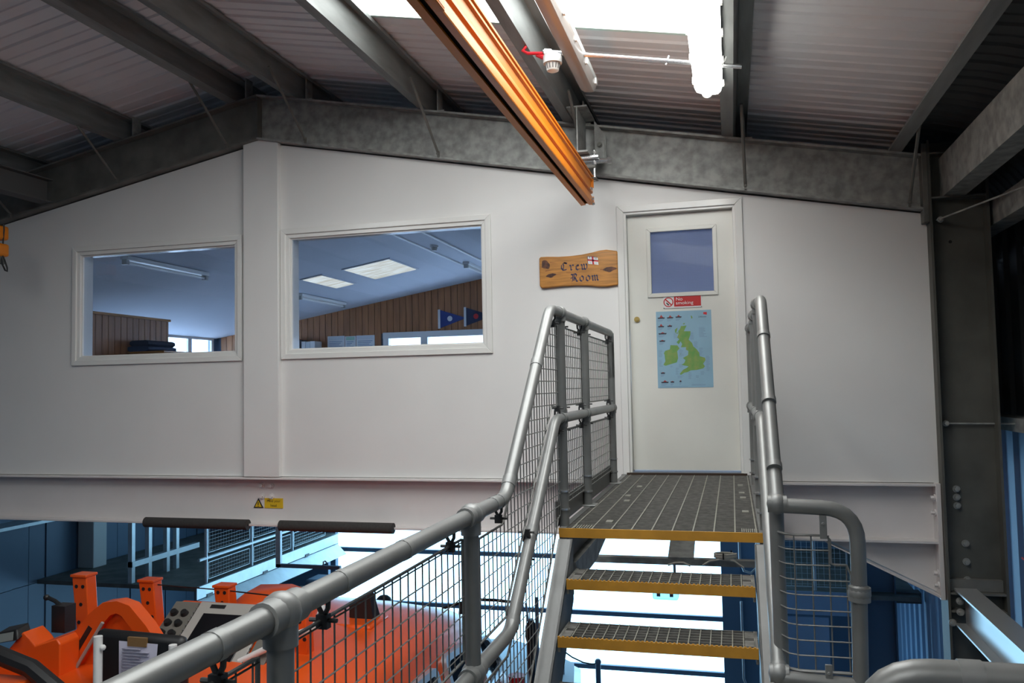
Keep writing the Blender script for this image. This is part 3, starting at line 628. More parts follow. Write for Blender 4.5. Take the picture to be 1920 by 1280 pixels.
# blackletter drawn with a broad nib
GL = {'C': [[(.75, .95), (.45, 1.0), (.15, .75), (.12, .35), (.35, .05), (.8, .12)], [(.35, .93), (.42, .6), (.36, .12)], [(.45, 1.0), (.85, .88), (.8, .8)]],
      'r': [[(.1, .66), (.26, .56), (.26, .1), (.4, .02)], [(.26, .50), (.45, .68), (.62, .58)]],
      'e': [[(.5, .68), (.2, .54), (.18, .18), (.4, .0), (.62, .12)], [(.3, .62), (.55, .54), (.22, .34)]],
      'w': [[(.05, .68), (.2, .56), (.2, .14), (.34, 0), (.48, .12)], [(.36, .72), (.48, .58), (.48, .14), (.62, .0), (.8, .14)], [(.68, .74), (.82, .56), (.8, .14), (.62, .0)]],
      'R': [[(.05, .95), (.28, .88), (.28, .1), (.12, .0)], [(.45, .9), (.45, .12)], [(.28, .92), (.6, 1.0), (.78, .82), (.7, .6), (.45, .5)], [(.5, .5), (.68, .3), (.72, .08), (.92, .02)], [(.0, .45), (.2, .5)]],
      'o': [[(.35, .70), (.14, .52), (.14, .18), (.35, .0), (.58, .16), (.58, .52), (.35, .70)]],
      'm': [[(.05, .66), (.16, .56), (.16, .1), (.26, .02)], [(.16, .55), (.34, .70), (.44, .56), (.44, .1), (.54, .02)], [(.44, .55), (.62, .70), (.73, .56), (.73, .12), (.88, .02)]]}
def gothic(word, x, z, h, adv):
    nib = Vector((.062, .075))
    for ch in word:
        mb = MB()
        for st in GL[ch]:
            for (a, b) in zip(st[:-1], st[1:]):
                a, b = Vector(a), Vector(b)
                q = [a - nib, a + nib, b + nib, b - nib]
                mb.add([(x + p.x * h, -.0312, z + p.y * h) for p in q], [(0, 1, 2, 3)])
        obj('letter', mb, M_blueink, sg, smooth=False); x += adv[ch] * h
ADV = {'C': 1.08, 'r': .74, 'e': .76, 'w': .9, 'R': 1.05, 'o': .80, 'm': .9}
gothic('Crew', -1.232, .876, .060, ADV)
gothic('Room', -1.155, .788, .060, ADV)
fl = obj('flag_emblem', flat([(-1.022, .975), (-.985, .970), (-.945, .962), (-.940, .905), (-.975, .912), (-1.020, .918)], -.0308), M_paper, sg, smooth=False, label='small white flag with red cross')
mb = MB()
for q in ([(-1.024, .953), (-.941, .938), (-.941, .929), (-1.024, .942)], [(-.990, .974), (-.978, .972), (-.972, .909), (-.984, .912)]): mb.add([(x, -.0313, z) for x, z in q], [(0, 1, 2, 3)])
obj('red_cross', mb, M_red, fl, smooth=False)
mb = MB()
for a, b in (((-1.022, .975), (-.945, .962)), ((-1.022, .975), (-1.020, .918)), ((-1.024, .953), (-.941, .939)), ((-.990, .974), (-.984, .912))): mb.tube([(a[0], -.031, a[1]), (b[0], -.031, b[1])], .0016, 4)
obj('border', mb, M_blueink, fl, smooth=False)
mb = MB()
for ch, x, z in (('R', -1.006, .957), ('N', -.960, .948), ('L', -1.002, .923), ('I', -.958, .914)):
    t_ = text_mb(ch, .014, x, -.0316, z); mb.add(t_.v, t_.f)
obj('flag_letters', mb, M_blueink, fl, smooth=False)

# ------------------------------------------------------------------ No smoking sign and poster on the door
ns = thing('no_smoking_sign', (-.33, .05, .56), 'red and white No smoking sign on the door under its window', 'sign')
obj('plate', MB().box(-.474, -.194, .046, .050, .561, .655), M_paper, ns, bevel=.002)
obj('red_panel', MB().box(-.395, -.200, .0445, .047, .573, .650), M_signred, ns, smooth=False)
rg = MB(); n = 32; c0 = (-.436, .608); ro, ri = .036, .029
rg.add([(c0[0] + r * math.cos(2 * math.pi * i / n), .0445, c0[1] + r * math.sin(2 * math.pi * i / n)) for r in (ro, ri) for i in range(n)], [(i, (i + 1) % n, n + (i + 1) % n, n + i) for i in range(n)])
rg.add([(c0[0] + x, .0440, c0[1] + z) for x, z in ((-.026, .020), (-.020, .026), (.026, -.020), (.020, -.026))], [(0, 1, 2, 3)])
obj('prohibition_ring', rg, M_signred, ns, smooth=False)
obj('cigarette_symbol', flat([(c0[0] - .018, c0[1] - .006), (c0[0] - .013, c0[1] - .002), (c0[0] + .006, c0[1] - .020), (c0[0] - .002, c0[1] - .026)], .0442), M_ink, ns, smooth=False)
obj('lettering', text_mb('No', .024, -.383, .0435, .617, 'LEFT', 1.1), M_paper, ns, smooth=False)
obj('lettering', text_mb('smoking', .024, -.383, .0435, .588, 'LEFT', 1.1), M_paper, ns, smooth=False)
b0 = obj('pin', MB().cyl((-.470, .046, .650), (-.470, .043, .650), .003, 8), M_ink, ns); copies(b0, [(0, 0, -.085), (.272, 0, .002), (.272, 0, -.085)])

po = thing('map_poster', (-.33, .05, -.03), 'pale blue poster map of the British Isles with small boats on the door', 'poster')
PX0, PX1, PZ0, PZ1 = -.531, -.130, -.028, .540
obj('sheet', MB().box(PX0, PX1, .0495, .0515, PZ0, PZ1), mat('poster_blue', (.30, .50, .64), .35, var=.08, scale=6), po, smooth=False)
pu = lambda x: PX0 + (x - 82) / 795 * (PX1 - PX0)
pv = lambda y: PZ1 - (y - 80) / 1105 * (PZ1 - PZ0)
GB = [(440, 300), (520, 295), (480, 375), (575, 378), (575, 420), (545, 500), (590, 545), (610, 600), (650, 635), (690, 690), (695, 740), (770, 765), (775, 800), (740, 850), (765, 885), (740, 915), (650, 935), (560, 940), (510, 965), (470, 970), (420, 1000), (400, 990), (450, 930), (510, 900), (530, 880), (480, 870), (430, 855), (470, 835), (490, 790), (455, 760), (500, 735), (530, 720), (535, 660), (500, 640), (505, 605), (430, 605), (450, 560), (430, 520), (400, 560), (370, 530), (410, 490), (380, 460), (400, 420), (400, 370), (430, 330)]
IE = [(280, 570), (380, 575), (410, 620), (375, 660), (385, 760), (365, 820), (290, 840), (200, 865), (170, 850), (200, 800), (190, 700), (180, 690), (200, 650), (270, 630)]
HB = [(350, 350), (390, 318), (385, 345), (365, 400), (352, 385)]; SK = [(375, 395), (392, 385), (388, 410), (372, 408)]; SH = [(585, 150), (605, 165), (610, 190), (595, 200), (588, 178)]; OR = [(470, 262), (500, 258), (492, 275), (472, 276)]; IM = [(418, 700), (430, 690), (425, 715)]
M_land = mat('map_green', (.14, .36, .09), .5, var=.35, scale=22, col2=(.26, .36, .10))
for poly in (GB, IE, HB, SK, SH, OR, IM): obj('land', flat([(pu(x), pv(y)) for x, y in poly], .0488), M_land, po, smooth=False)
M_hull = mat('print_dark', (.03, .03, .05), .5); M_pr = mat('print_red', (.42, .05, .05), .5); M_lines = mat('print_grey_blue', (.20, .30, .46), .5)
tx = MB()
for x0, x1, y, hh in ((105, 212, 178, 40), (240, 335, 178, 30), (365, 455, 172, 24), (108, 198, 302, 34), (243, 315, 300, 14), (110, 232, 405, 16), (120, 208, 512, 12), (128, 192, 975, 8), (130, 240, 1108, 24), (265, 320, 1105, 8), (395, 425, 1098, 12)):
    w = x1 - x0; hu = MB(); cbm = MB()
    hu.add([(pu(a), .0487, pv(b)) for a, b in ((x0, y - 12), (x1, y - 12), (x1 - .08 * w, y + 6), (x0 + .05 * w, y + 6))], [(0, 1, 2, 3)])
    cbm.add([(pu(a), .0486, pv(b)) for a, b in ((x0 + .25 * w, y - 12), (x0 + .4 * w, y - 12 - hh * .6), (x0 + .5 * w, y - 12 - hh), (x0 + .62 * w, y - 12 - hh * .5), (x0 + .8 * w, y - 12))], [(0, 1, 2, 3, 4)])
    bp_ = obj('boat_picture', hu, M_hull, po, smooth=False); obj('boat_cabin', cbm, M_pr, bp_, smooth=False)
    for k in range(3): tx.add([(pu(a), .0487, pv(b)) for a, b in ((x0, y + 16 + 12 * k), (x0 + w * (.85 - .15 * k), y + 16 + 12 * k), (x0 + w * (.85 - .15 * k), y + 21 + 12 * k), (x0, y + 21 + 12 * k))], [(0, 1, 2, 3)])
rs = random.Random(3)
for x0, x1, y0, y1 in ((695, 805, 330, 470), (620, 680, 530, 615), (690, 750, 620, 730), (785, 838, 740, 955), (570, 625, 400, 500), (105, 160, 640, 740), (105, 160, 780, 880), (400, 470, 640, 740), (330, 390, 400, 470), (345, 400, 900, 1000), (270, 310, 870, 895), (525, 575, 965, 1060), (630, 680, 1015, 1050), (700, 760, 960, 1010), (370, 470, 1015, 1045), (105, 520, 1165, 1175), (570, 820, 1140, 1165), (390, 470, 850, 890)):
    y = y0
    while y < y1:
        e = x0 + (x1 - x0) * rs.uniform(.55, 1); tx.add([(pu(a), .0487, pv(b)) for a, b in ((x0, y), (e, y), (e, y + 4), (x0, y + 4))], [(0, 1, 2, 3)]); y += 13
obj('small_print', tx, M_lines, po, smooth=False, kind='stuff')
obj('poster_title', text_mb('Lifeboats', .011, pu(750), .0486, pv(185)), M_blueink, po, smooth=False)
obj('poster_flag', MB().add([(pu(a), .0486, pv(b)) for a, b in ((765, 112), (815, 112), (815, 150), (765, 140))], [(0, 1, 2, 3)]), M_red, po, smooth=False)

# ================================================================== STAIRS, LANDING AND HANDRAILS
LZ = -.66                                # landing surface
TRD = [(-2.585, -.845), (-2.795, -1.03), (-3.005, -1.215)]   # tread front edges
st = thing('metal_staircase', (-.33, -2.8, -1.40), 'galvanised staircase with open grating treads and yellow nosings', 'stairs')
def stringer(x0, x1, xw):
    """channel: web at xw side, flanges between x0 and x1; follows the pitch"""
    sl_ = .185 / .21; y0, z0 = -2.395, -.705; y1 = -3.215
    zf = lambda y: z0 + (y - y0) * sl_
    d = .27   # vertical depth of channel
    mb = MB()
    def bar(xa, xb, off0, off1):
        mb.hexa([(xa, y0, zf(y0) - off0), (xb, y0, zf(y0) - off0), (xb, y1, zf(y1) - off0), (xa, y1, zf(y1) - off0)], [(xa, y0, zf(y0) - off1), (xb, y0, zf(y0) - off1), (xb, y1, zf(y1) - off1), (xa, y1, zf(y1) - off1)])
    bar(x0, x1, 0, .014); bar(x0, x1, d - .014, d)
    bar(xw, xw + .009, .0, d)
    # plumb cut at the top meeting the landing
    mb.box(x0, x1, y0 - .0, y0 + .012, z0 - .25, z0)
    return mb
obj('stringer', stringer(-.80, -.733, -.742), M_string, st, smooth=False)
obj('stringer', stringer(.072, .135, .072), M_string, st, smooth=False)
TX0, TX1 = -.727, .066
gm = MB(); rm = MB(); dep = .235
y0, z0 = 0.0, 0.0
for i in range(7): yy = .012 + i * (dep - .02) / 6; gm.box(TX0 + .01, TX1 - .01, yy - .002, yy + .002, -.030, 0)
n = 18
for i in range(n + 1): xx = TX0 + .012 + (TX1 - TX0 - .024) * i / n; rm.box(xx - .002, xx + .002, .004, dep - .004, -.006, .001)
ser = MB(); k = 44
nose = MB().box(TX0, TX1, -.004, .003, -.040, .001)
for i in range(k): xx = TX0 + (TX1 - TX0) * i / k; nose.box(xx, xx + (TX1 - TX0) / k * .5, -.003, .004, .0005, .0045)
ends = [MB().box(TX0, TX0 + .010, 0, dep, -.06, .0), MB().box(TX1 - .010, TX1, 0, dep, -.06, .0)]
for e_, sx_ in zip(ends, (TX0 + .008, TX1 - .05)): e_.box(sx_, sx_ + .042, .02, .10, -.006, .001).box(sx_, sx_ + .042, .13, .21, -.006, .001)
def shifted(mb, y, z):
    o = MB(); o.v = [(a, b + y, c + z) for a, b, c in mb.v]; o.f = mb.f; return o
first = None
for (ty, tz) in TRD:
    if first is None:
        tr = obj('tread', shifted(gm, ty, tz), M_grate, st, smooth=False, at=(0, ty, tz))
        ch = [obj('cross_rod', shifted(rm, ty, tz), M_gratel, tr, smooth=False), obj('nosing', shifted(nose, ty, tz), M_yellow, tr, smooth=False, label='yellow nosing'), obj('end_plate', shifted(ends[0], ty, tz), M_grate, tr, smooth=False), obj('end_plate', shifted(ends[1], ty, tz), M_grate, tr, smooth=False)]
        first = (tr, ch)
    else:
        c = first[0].copy(); COL.objects.link(c); c.parent = st; c.location = Vector((0, ty, tz)) - Vector(st['_o'])
        for q in first[1]: d = q.copy(); COL.objects.link(d); d.parent = c
# landing
ld = thing('landing_platform', (-.33, -1.2, LZ), 'grating landing with a yellow front edge outside the door', 'landing')
LX0_, LX1_, LY0, LY1 = -.80, .125, -2.37, -.035
gm = MB(); yy = LY0 + .015
while yy < LY1: gm.box(LX0_ + .03, LX1_ - .02, yy - .0022, yy + .0022, LZ - .030, LZ); yy += .030
obj('grating', gm, M_grate, ld, smooth=False, kind='stuff')
rm = MB(); xx = LX0_ + .06
while xx < LX1_ - .03: rm.box(xx - .003, xx + .003, LY0 + .005, LY1, LZ - .008, LZ + .0015); xx += .0915
obj('cross_rod', rm, M_gratel, ld, smooth=False)
obj('nosing', MB().box(LX0_, LX1_, LY0 - .006, LY0 + .002, LZ - .040, LZ + .002), M_yellow, ld, smooth=False, label='yellow nosing')
obj('edge_channel', MB().box(LX0_, LX0_ + .03, LY0, LY1, LZ - .16, LZ + .002), M_string, ld, smooth=False)
obj('edge_channel', MB().box(LX1_ - .03, LX1_, LY0, LY1, LZ - .16, LZ + .002), M_string, ld, smooth=False)
obj('toe_plate', MB().box(LX0_ - .022, LX0_ - .014, LY0 + .02, -.55, LZ, LZ + .12), M_string, ld, smooth=False)
obj('toe_plate', MB().box(LX1_ + .010, LX1_ + .018, LY0 + .10, -.55, LZ, LZ + .10), M_string, ld, smooth=False)
for x, y in ((-.60, -.75), (-.62, -1.20), (-.60, -1.42), (-.595, -2.15), (.03, -.62), (.035, -1.0), (.04, -1.22), (.045, -1.75)): obj('grating_clip', MB().box(x - .016, x + .016, y - .03, y + .03, LZ - .004, LZ + .004), M_gratel, ld, smooth=False)
ser = MB(); 
for i in range(7): ser.box(-.735 + i * .012, -.730 + i * .012, LY0 + .01, LY0 + .10, LZ - .02, LZ + .003)
for i in range(7): ser.box(.02 + i * .009, .024 + i * .009, LY0 + .01, LY0 + .10, LZ - .02, LZ + .003)
obj('end_grip', ser, M_gratel, ld, smooth=False, kind='stuff')
# support steel below the landing
obj('support_bracket', MB().prism([(-2.34, LZ - .16), (-1.0, LZ - .16), (-1.75, -.93), (-2.25, -.93)], 'x', -.79, -.73).box(-.80, -.72, -2.35, -.9, LZ - .045, LZ - .03), M_galv, ld, smooth=False)
obj('support_bar', MB().box(-.86, .11, -1.16, -1.10, -1.066, -1.030), M_galv, ld, smooth=False)
obj('support_plate', MB().hexa([(-.40, -1.16, -1.028), (-.25, -1.16, -1.028), (-.25, -1.16, -1.020), (-.40, -1.16, -1.020)], [(-.40, -.05, -.72), (-.25, -.05, -.72), (-.25, -.05, -.71), (-.40, -.05, -.71)]), M_galv, ld, smooth=False)
cb = thing('cable_coil', (-.08, -1.13, -1.03), 'cream coiled cable tied on the bar below the landing', 'cable')
pts = []
for i in range(40):
    a = 2 * math.pi * i / 13; pts.append((-.07 + .062 * math.cos(a), -1.13 + .05 * math.sin(a), -1.018 + .0006 * i))
obj('coil', MB().tube(pts, .006, 6), M_cable, cb)
obj('loose_end', MB().tube([(-.20, -1.17, -1.060), (-.16, -1.17, -1.035), (-.10, -1.17, -1.022), (-.02, -1.17, -1.03), (.03, -1.17, -1.065)], .006, 6).tube([(-.40, -1.17, -1.065), (-.36, -1.17, -1.05), (-.31, -1.17, -1.048), (-.27, -1.17, -1.065)], .006, 6), M_cable, cb)
obj('cable_tie', MB().box(-.085, -.078, -1.19, -1.17, -1.02, -.985).box(-.04, -.033, -1.09, -1.07, -1.02, -.985), M_black, cb)

# ---- handrails
TR = .0242
def bend(p0, p1, p2, r=.06, n=7):
    """points of a rounded corner at p1"""
    p0, p1, p2 = Vector(p0), Vector(p1), Vector(p2); a = (p0 - p1).normalized(); b = (p2 - p1).normalized()
    A, B = p1 + a * r, p1 + b * r
    return [tuple((1 - t) ** 2 * A + 2 * (1 - t) * t * p1 + t * t * B) for t in [i / n for i in range(n + 1)]]
def pipe(pts, r=TR, rad=.06, n=14):
    out = [pts[0]]
    for a, b, c in zip(pts[:-2], pts[1:-1], pts[2:]): out += bend(a, b, c, rad)
    out.append(pts[-1]); return MB().tube(out, r, n)
def fitting(mb, p, d1, d2, r=.031, l=.035):
    """three-way socket: ball with two sleeves"""
    p = Vector(p); mb.ball(p, r * 1.12, 16)
    d = Vector(d1).normalized(); mb.cyl(p - d * l, p + d * l, r * .92, 16)
    d = Vector(d2).normalized()
    if abs(d.z) > .99: mb.cyl(p - d * l, p, r * .92, 16)
    else: mb.cyl(p, p + d * l, r * .92, 16)
    return mb
def sleeve(p, d, r=.0262, l=.02):
    p, d = Vector(p), Vector(d).normalized(); return MB().cyl(p - d * l, p + d * l, r, 14)
def mesh_panel(parent, X, y0, y1, lo, hi, sy=.05, sz=.054, m=M_wire):
    """wire infill in the plane x = X between y0 and y1, bounded by lo(y) and hi(y)"""
    N = 60; ys = [y0 + (y1 - y0) * i / N for i in range(N + 1)]
    rim = [(X, y, hi(y)) for y in ys] + [(X, y, lo(y)) for y in reversed(ys)]
    pn = obj('mesh_panel', MB().tube(rim, .0045, 6, closed=True), m, parent)
    w = MB(); y = y0 + sy * .5
    while y < y1:
        if hi(y) - lo(y) > .02: w.wire((X, y, lo(y)), (X, y, hi(y)))
        y += sy
    zmin, zmax = min(lo(y) for y in ys), max(hi(y) for y in ys); z = zmin + sz * .5
    while z < zmax:
        run = None
        for i, y in enumerate(ys + [None]):
            ok = y is not None and lo(y) <= z <= hi(y)
            if ok and run is None: run = y
            if not ok and run is not None:
                e = ys[i - 1]
                if e - run > .02: w.wire((X + .003, run, z), (X + .003, e, z))
                run = None
        z += sz
    obj('wire_mesh', w, m, pn, smooth=False, kind='stuff')
    return pn
def clip(parent, p, up=1):
    p = Vector(p); s = .045 * up
    obj('mesh_clip', MB().tube([(p.x - .012, p.y, p.z + s), (p.x - .012, p.y + .004, p.z + s * .4), (p.x, p.y, p.z)], .005, 6).tube([(p.x + .012, p.y, p.z + s), (p.x + .012, p.y - .004, p.z + s * .4), (p.x, p.y, p.z)], .005, 6).box(p.x - .012, p.x + .012, p.y - .009, p.y + .009, p.z - .022, p.z + .006).cyl((p.x - .03, p.y, p.z - .006), (p.x + .03, p.y, p.z - .006), .0045, 6), mat('dark_clip', (.06, .06, .06), .45, .5), parent)

Xl = -.79; ZT = .352; ZM = -.152; ZL = -.392; ZLM = -.868
YB, YE = -2.52, -3.335      # bends at head and foot of the sloping rail
YMB, YME = -2.44, -3.30
P1, P2, P3 = -2.29, -1.62, -.575
topz = lambda y: ZT if y > YB else (ZT + (y - YB) * (ZT - ZL) / (YB - YE) if y > YE else ZL)
midz = lambda y: ZM if y > YMB else (ZM + (y - YMB) * (ZM - ZLM) / (YMB - YME) if y > YME else ZLM)
botz = lambda y: (LZ + .055) if y > -2.36 else max(-1.34, LZ + .055 + (y + 2.36) * .88)
hl = thing('handrail', (Xl, -2.3, LZ), 'grey tubular handrail with wire mesh infill on the left of the stairs', 'handrail', 'tubular handrails')
obj('top_rail', pipe([(Xl, P3, ZT - .30), (Xl, P3 + .0, ZT), (Xl, YB, ZT), (Xl, YE, ZL), (Xl, -8.2, ZL)]), M_tube, hl)
obj('mid_rail', pipe([(Xl, P3 + .02, ZM), (Xl, YMB, ZM), (Xl, YME, ZLM), (Xl, -8.2, ZLM)]), M_tube, hl)
for y, zb_ in ((P1, LZ - .12), (P2, LZ), (P3, LZ)):
    p = obj('post', MB().cyl((Xl, y, zb_), (Xl, y, ZT), TR, 14), M_tube, hl)
    obj('tie_ring', MB().cyl((Xl, y, LZ + .075), (Xl, y, LZ + .083), .0285, 14), M_chrome, p); obj('tie_ring', MB().cyl((Xl, y, LZ + .16), (Xl, y, LZ + .168), .0285, 14), M_chrome, p)
    if y > P1: obj('base_flange', MB().box(Xl - .05, Xl + .05, y - .05, y + .05, LZ, LZ + .008), M_fit, p, bevel=.003)
for y in (P1, P2): obj('fitting', fitting(MB(), (Xl, y, ZT), (0, 1, 0), (0, 0, 1), l=.042), M_fit, hl); obj('fitting', fitting(MB(), (Xl, y, ZM), (0, 1, 0), (0, 0, 1), l=.042), M_fit, hl)
obj('fitting', fitting(MB(), (Xl, P3, ZM), (0, 1, 0), (0, 0, 1), l=.036), M_fit, hl)
for y in (-3.74, -4.855, -6.0, -7.2):
    obj('post', MB().cyl((Xl, y, -1.40), (Xl, y, ZL), TR, 14), M_tube, hl)
    obj('fitting', fitting(MB(), (Xl, y, ZL), (0, 1, 0), (0, 0, 1), .034, .058), M_fit, hl); obj('fitting', fitting(MB(), (Xl, y, ZLM), (0, 1, 0), (0, 0, 1), .034, .058), M_fit, hl)
sdir = (0, YB - YE, ZT - ZL)
for y in (-2.80, -3.28): obj('sleeve', sleeve((Xl, y, topz(y)), sdir), M_fit, hl)
for y in (-2.95, -3.27): obj('sleeve', sleeve((Xl, y, midz(y)), sdir), M_fit, hl)
for y in (-3.50, -4.28, -4.62, -5.05, -3.42): obj('sleeve', sleeve((Xl, y, ZL), (0, 1, 0), .0258, .012), M_fit, hl)
g = .05
for a, b in ((P1 + .045, P2 - .045), (P2 + .045, P3 - .045)):
    mesh_panel(hl, Xl - .012, a, b, lambda y: ZM + .058, lambda y: ZT - .062)
    mesh_panel(hl, Xl - .012, a, b, lambda y: LZ + .09, lambda y: ZM - .062)
    for yy in (a + .05, b - .05):
        clip(hl, (Xl - .008, yy, ZT - .055)); clip(hl, (Xl - .008, yy, ZM - .055)); clip(hl, (Xl - .008, yy, ZM + .055), -1)
mesh_panel(hl, Xl - .012, -3.69, P1 - .035, lambda y: midz(y) + .055 + (.03 if -3.3 < y < -2.44 else 0), lambda y: topz(y) - .062 - (.03 if y < YB else 0), .05, .054)
mesh_panel(hl, Xl - .012, -3.69, P1 - .035, botz, lambda y: midz(y) - .055 - (.03 if y < YMB else 0), .05, .054)
for a, b in ((-4.80, -3.79), (-5.95, -4.91), (-7.15, -6.05)):
    mesh_panel(hl, Xl - .012, a, b, lambda y: ZLM + .055, lambda y: ZL - .062, .05, .054)
    mesh_panel(hl, Xl - .012, a, b, lambda y: -1.33, lambda y: ZLM - .055, .05, .054)
    for yy in (a + .12, b - .12): clip(hl, (Xl - .008, yy, ZL - .055)); clip(hl, (Xl - .008, yy, ZLM - .055))
for y in (-2.42, -3.40): clip(hl, (Xl - .008, y, topz(y) - .055))
for y in (-2.36, -3.0): clip(hl, (Xl - .008, y, midz(y) - .05)); clip(hl, (Xl - .008, y, midz(y) + .055), -1)

Xr = .130
hr = thing('handrail', (Xr, -2.3, LZ), 'grey tubular handrail on the right of the stairs ending in a bent return', 'handrail', 'tubular handrails')
YR = -3.33; ZRM = -.955
obj('top_rail', pipe([(Xr, P3, ZT - .2), (Xr, P3, ZT), (Xr, YB, ZT), (Xr, YE + .02, ZL - .0), (Xr + .0, YR - .005, ZL - .012), (Xr + .245, YR - .005, ZL - .022), (Xr + .245, YR, -.66)][:4]), M_tube, hr)
obj('return_rail', pipe([(Xr, YR, -.402), (.372, YR, -.412), (.370, YR, -.67)], rad=.105), M_tube, hr)
obj('elbow', fitting(MB(), (Xr, YR, -.398), (1, 0, 0), (0, .74, .69), .030, .03), M_fit, hr)
obj('return_post', MB().cyl((.370, YR, -.66), (.352, YR, -1.40), TR * 1.0, 14), M_tube, hr)
obj('post_socket', MB().cyl((.371, YR, -.655), (.369, YR, -.70), .034, 14).ball((.370, YR, -.675), .036, 14), M_fit, hr)
obj('mid_rail', pipe([(Xr - .012, P3, ZM), (Xr - .012, YMB, ZM), (Xr - .012, YME - .02, ZRM)]), M_tube, hr)
obj('lower_return_rail', pipe([(Xr - .012, YR + .04, ZRM + .03), (Xr - .008, YR, ZRM), (.36, YR, ZRM - .01)], rad=.03), M_tube, hr)
obj('fitting', fitting(MB(), (Xr - .012, YR + .01, ZRM + .01), (1, 0, 0), (0, .74, .69), .031, .03), M_fit, hr)
for y in (P1, P2, P3):
    p = obj('post', MB().cyl((Xr - .006, y, LZ - .1), (Xr - .006, y, ZT), TR, 14), M_tube, hr)
    obj('tie_ring', MB().cyl((Xr - .006, y, LZ + .075), (Xr - .006, y, LZ + .083), .034, 14), M_chrome, p); obj('tie_ring', MB().cyl((Xr - .006, y, LZ + .16), (Xr - .006, y, LZ + .168), .034, 14), M_chrome, p)
    obj('fitting', fitting(MB(), (Xr - .003, y, ZT), (0, 1, 0), (0, 0, 1), l=.042), M_fit, hr); obj('fitting', fitting(MB(), (Xr - .01, y, ZM), (0, 1, 0), (0, 0, 1), l=.042), M_fit, hr)
obj('post', MB().cyl((Xr, -3.25, -1.40), (Xr, -3.25, -.42), TR, 14), M_tube, hr)
for y in (-2.70, -2.98, -3.22): obj('sleeve', sleeve((Xr, y, topz(y)), sdir, .0262, .012), M_fit, hr)
for a, b in ((P1 + .045, P2 - .045), (P2 + .045, P3 - .045)):
    mesh_panel(hr, Xr + .012, a, b, lambda y: ZM + .058, lambda y: ZT - .062); mesh_panel(hr, Xr + .012, a, b, lambda y: LZ + .09, lambda y: ZM - .062)
mesh_panel(hr, Xr + .012, -3.25, P1 - .035, lambda y: midz(y) + .055 + (.03 if y < -2.44 else 0), lambda y: topz(y) - .075)
# curved corner infill under the return
def cpath(z):
    return [(Xr - .004, YR + .22, z), (Xr - .004, YR + .10, z), (Xr + .004, YR + .05, z), (Xr + .022, YR + .018, z), (Xr + .055, YR + .004, z), (.345, YR + .004, z)]
cp = obj('mesh_panel', MB().tube(cpath(-.497)[:-1] + [(.275, YR + .004, -.497), (.288, YR + .004, -.510), (.288, YR + .004, -.585), (.300, YR + .004, -.590), (.335, YR + .004, -.590), (.348, YR + .004, -.62), (.345, YR + .004, -.925)], .0045, 6).tube(cpath(-.93), .0055, 6), M_tube, hr)
w = MB()
for i in range(8):
    z = -.545 - i * .048; q = cpath(z); 
    if i < 2: q[-1] = (.288, YR + .004, z)
    w.tube(q, .0024, 6, cap=False)
for x in (.178, .231, .284): w.wire((x, YR + .006, -.497), (x, YR + .006, -.93), .0024)
w.wire((.335, YR + .006, -.59), (.335, YR + .006, -.93), .0024)
for yy in (.22, .16, .10): w.wire((Xr - .004, YR + yy, -.497), (Xr - .004, YR + yy, -.93), .0024)
obj('wire_mesh', w, M_tube, cp, kind='stuff')
for x, z0_, z1_ in ((.268, -.43, -.505), (.268, -.90, -.975)):
    obj('mesh_strap', MB().box(x - .011, x + .011, YR - .016, YR - .008, z1_, z0_).cyl((x, YR - .02, (z0_ + z1_) / 2 + .01), (x, YR - .008, (z0_ + z1_) / 2 + .01), .006, 10), M_fit, hr, bevel=.002)
# nearest rail, bottom right corner
nr = thing('handrail', (.6, -4.9, -1.40), 'close-up bent grey handrail tube in the bottom right corner', 'handrail', 'tubular handrails')
obj('top_rail', pipe([(.175, -4.9, -1.40), (.175, -4.9, -.418), (1.9, -4.9, -.412)], rad=.085, n=20), M_tube, nr)
obj('fitting', MB().ball((.188, -4.90, -.475), .034, 16), M_fit, nr)
obj('sleeve', MB().cyl((.292, -4.9, -.4175), (.322, -4.9, -.4174), .0262, 20), M_fit, nr)
obj('post', MB().cyl((1.2, -4.9, -1.40), (1.2, -4.9, -.41), TR, 14), M_tube, nr)

# ================================================================== LOWER HALL
# translucent boat doors in the far gable
bd = thing('boat_door', (-3.43, YG, GZ), 'bright translucent boat door with dark horizontal rails in the far gable', 'door')
zs = [-4.99, -4.37, -3.547, -2.69, -1.84, -1.3]
for a, b in zip(zs[:-1], zs[1:]):
    obj('door_panel', MB().box(-6.60, -.25, YG + .02, YG + .06, a + .003, b - .003), M_gable, bd, smooth=False)
for z in zs[1:-1]: obj('door_rail', MB().box(-6.60, -.25, YG - .04, YG + .02, z - .034, z + .034), M_navysteel, bd, smooth=False)
for x0, x1, lab in ((-6.76, -6.60, 'left'), (-.25, .03, 'right')):
    obj('door_jamb', MB().box(x0, x1, YG - .08, YG + .1, GZ, -1.3), M_navysteel, bd, smooth=False)
bl = thing('bulkhead_light', (-.64, 1.5, -1.86), 'small twin-tube bulkhead light hanging under the crew room floor', 'light')
obj('lens', MB().box(-.755, -.525, 1.45, 1.55, -1.935, -1.865), glassmat('clear_blue_lens', (.55, .72, .80)), bl, bevel=.02)
for x in (-.70, -.585): obj('tube', MB().box(x - .016, x + .016, 1.44, 1.452, -1.90, -1.865), M_navysteel, bl, smooth=False)
obj('drop_rod', MB().cyl((-.555, 1.5, -1.87), (-.555, 1.5, -.78), .012, 8), M_galv, bl)

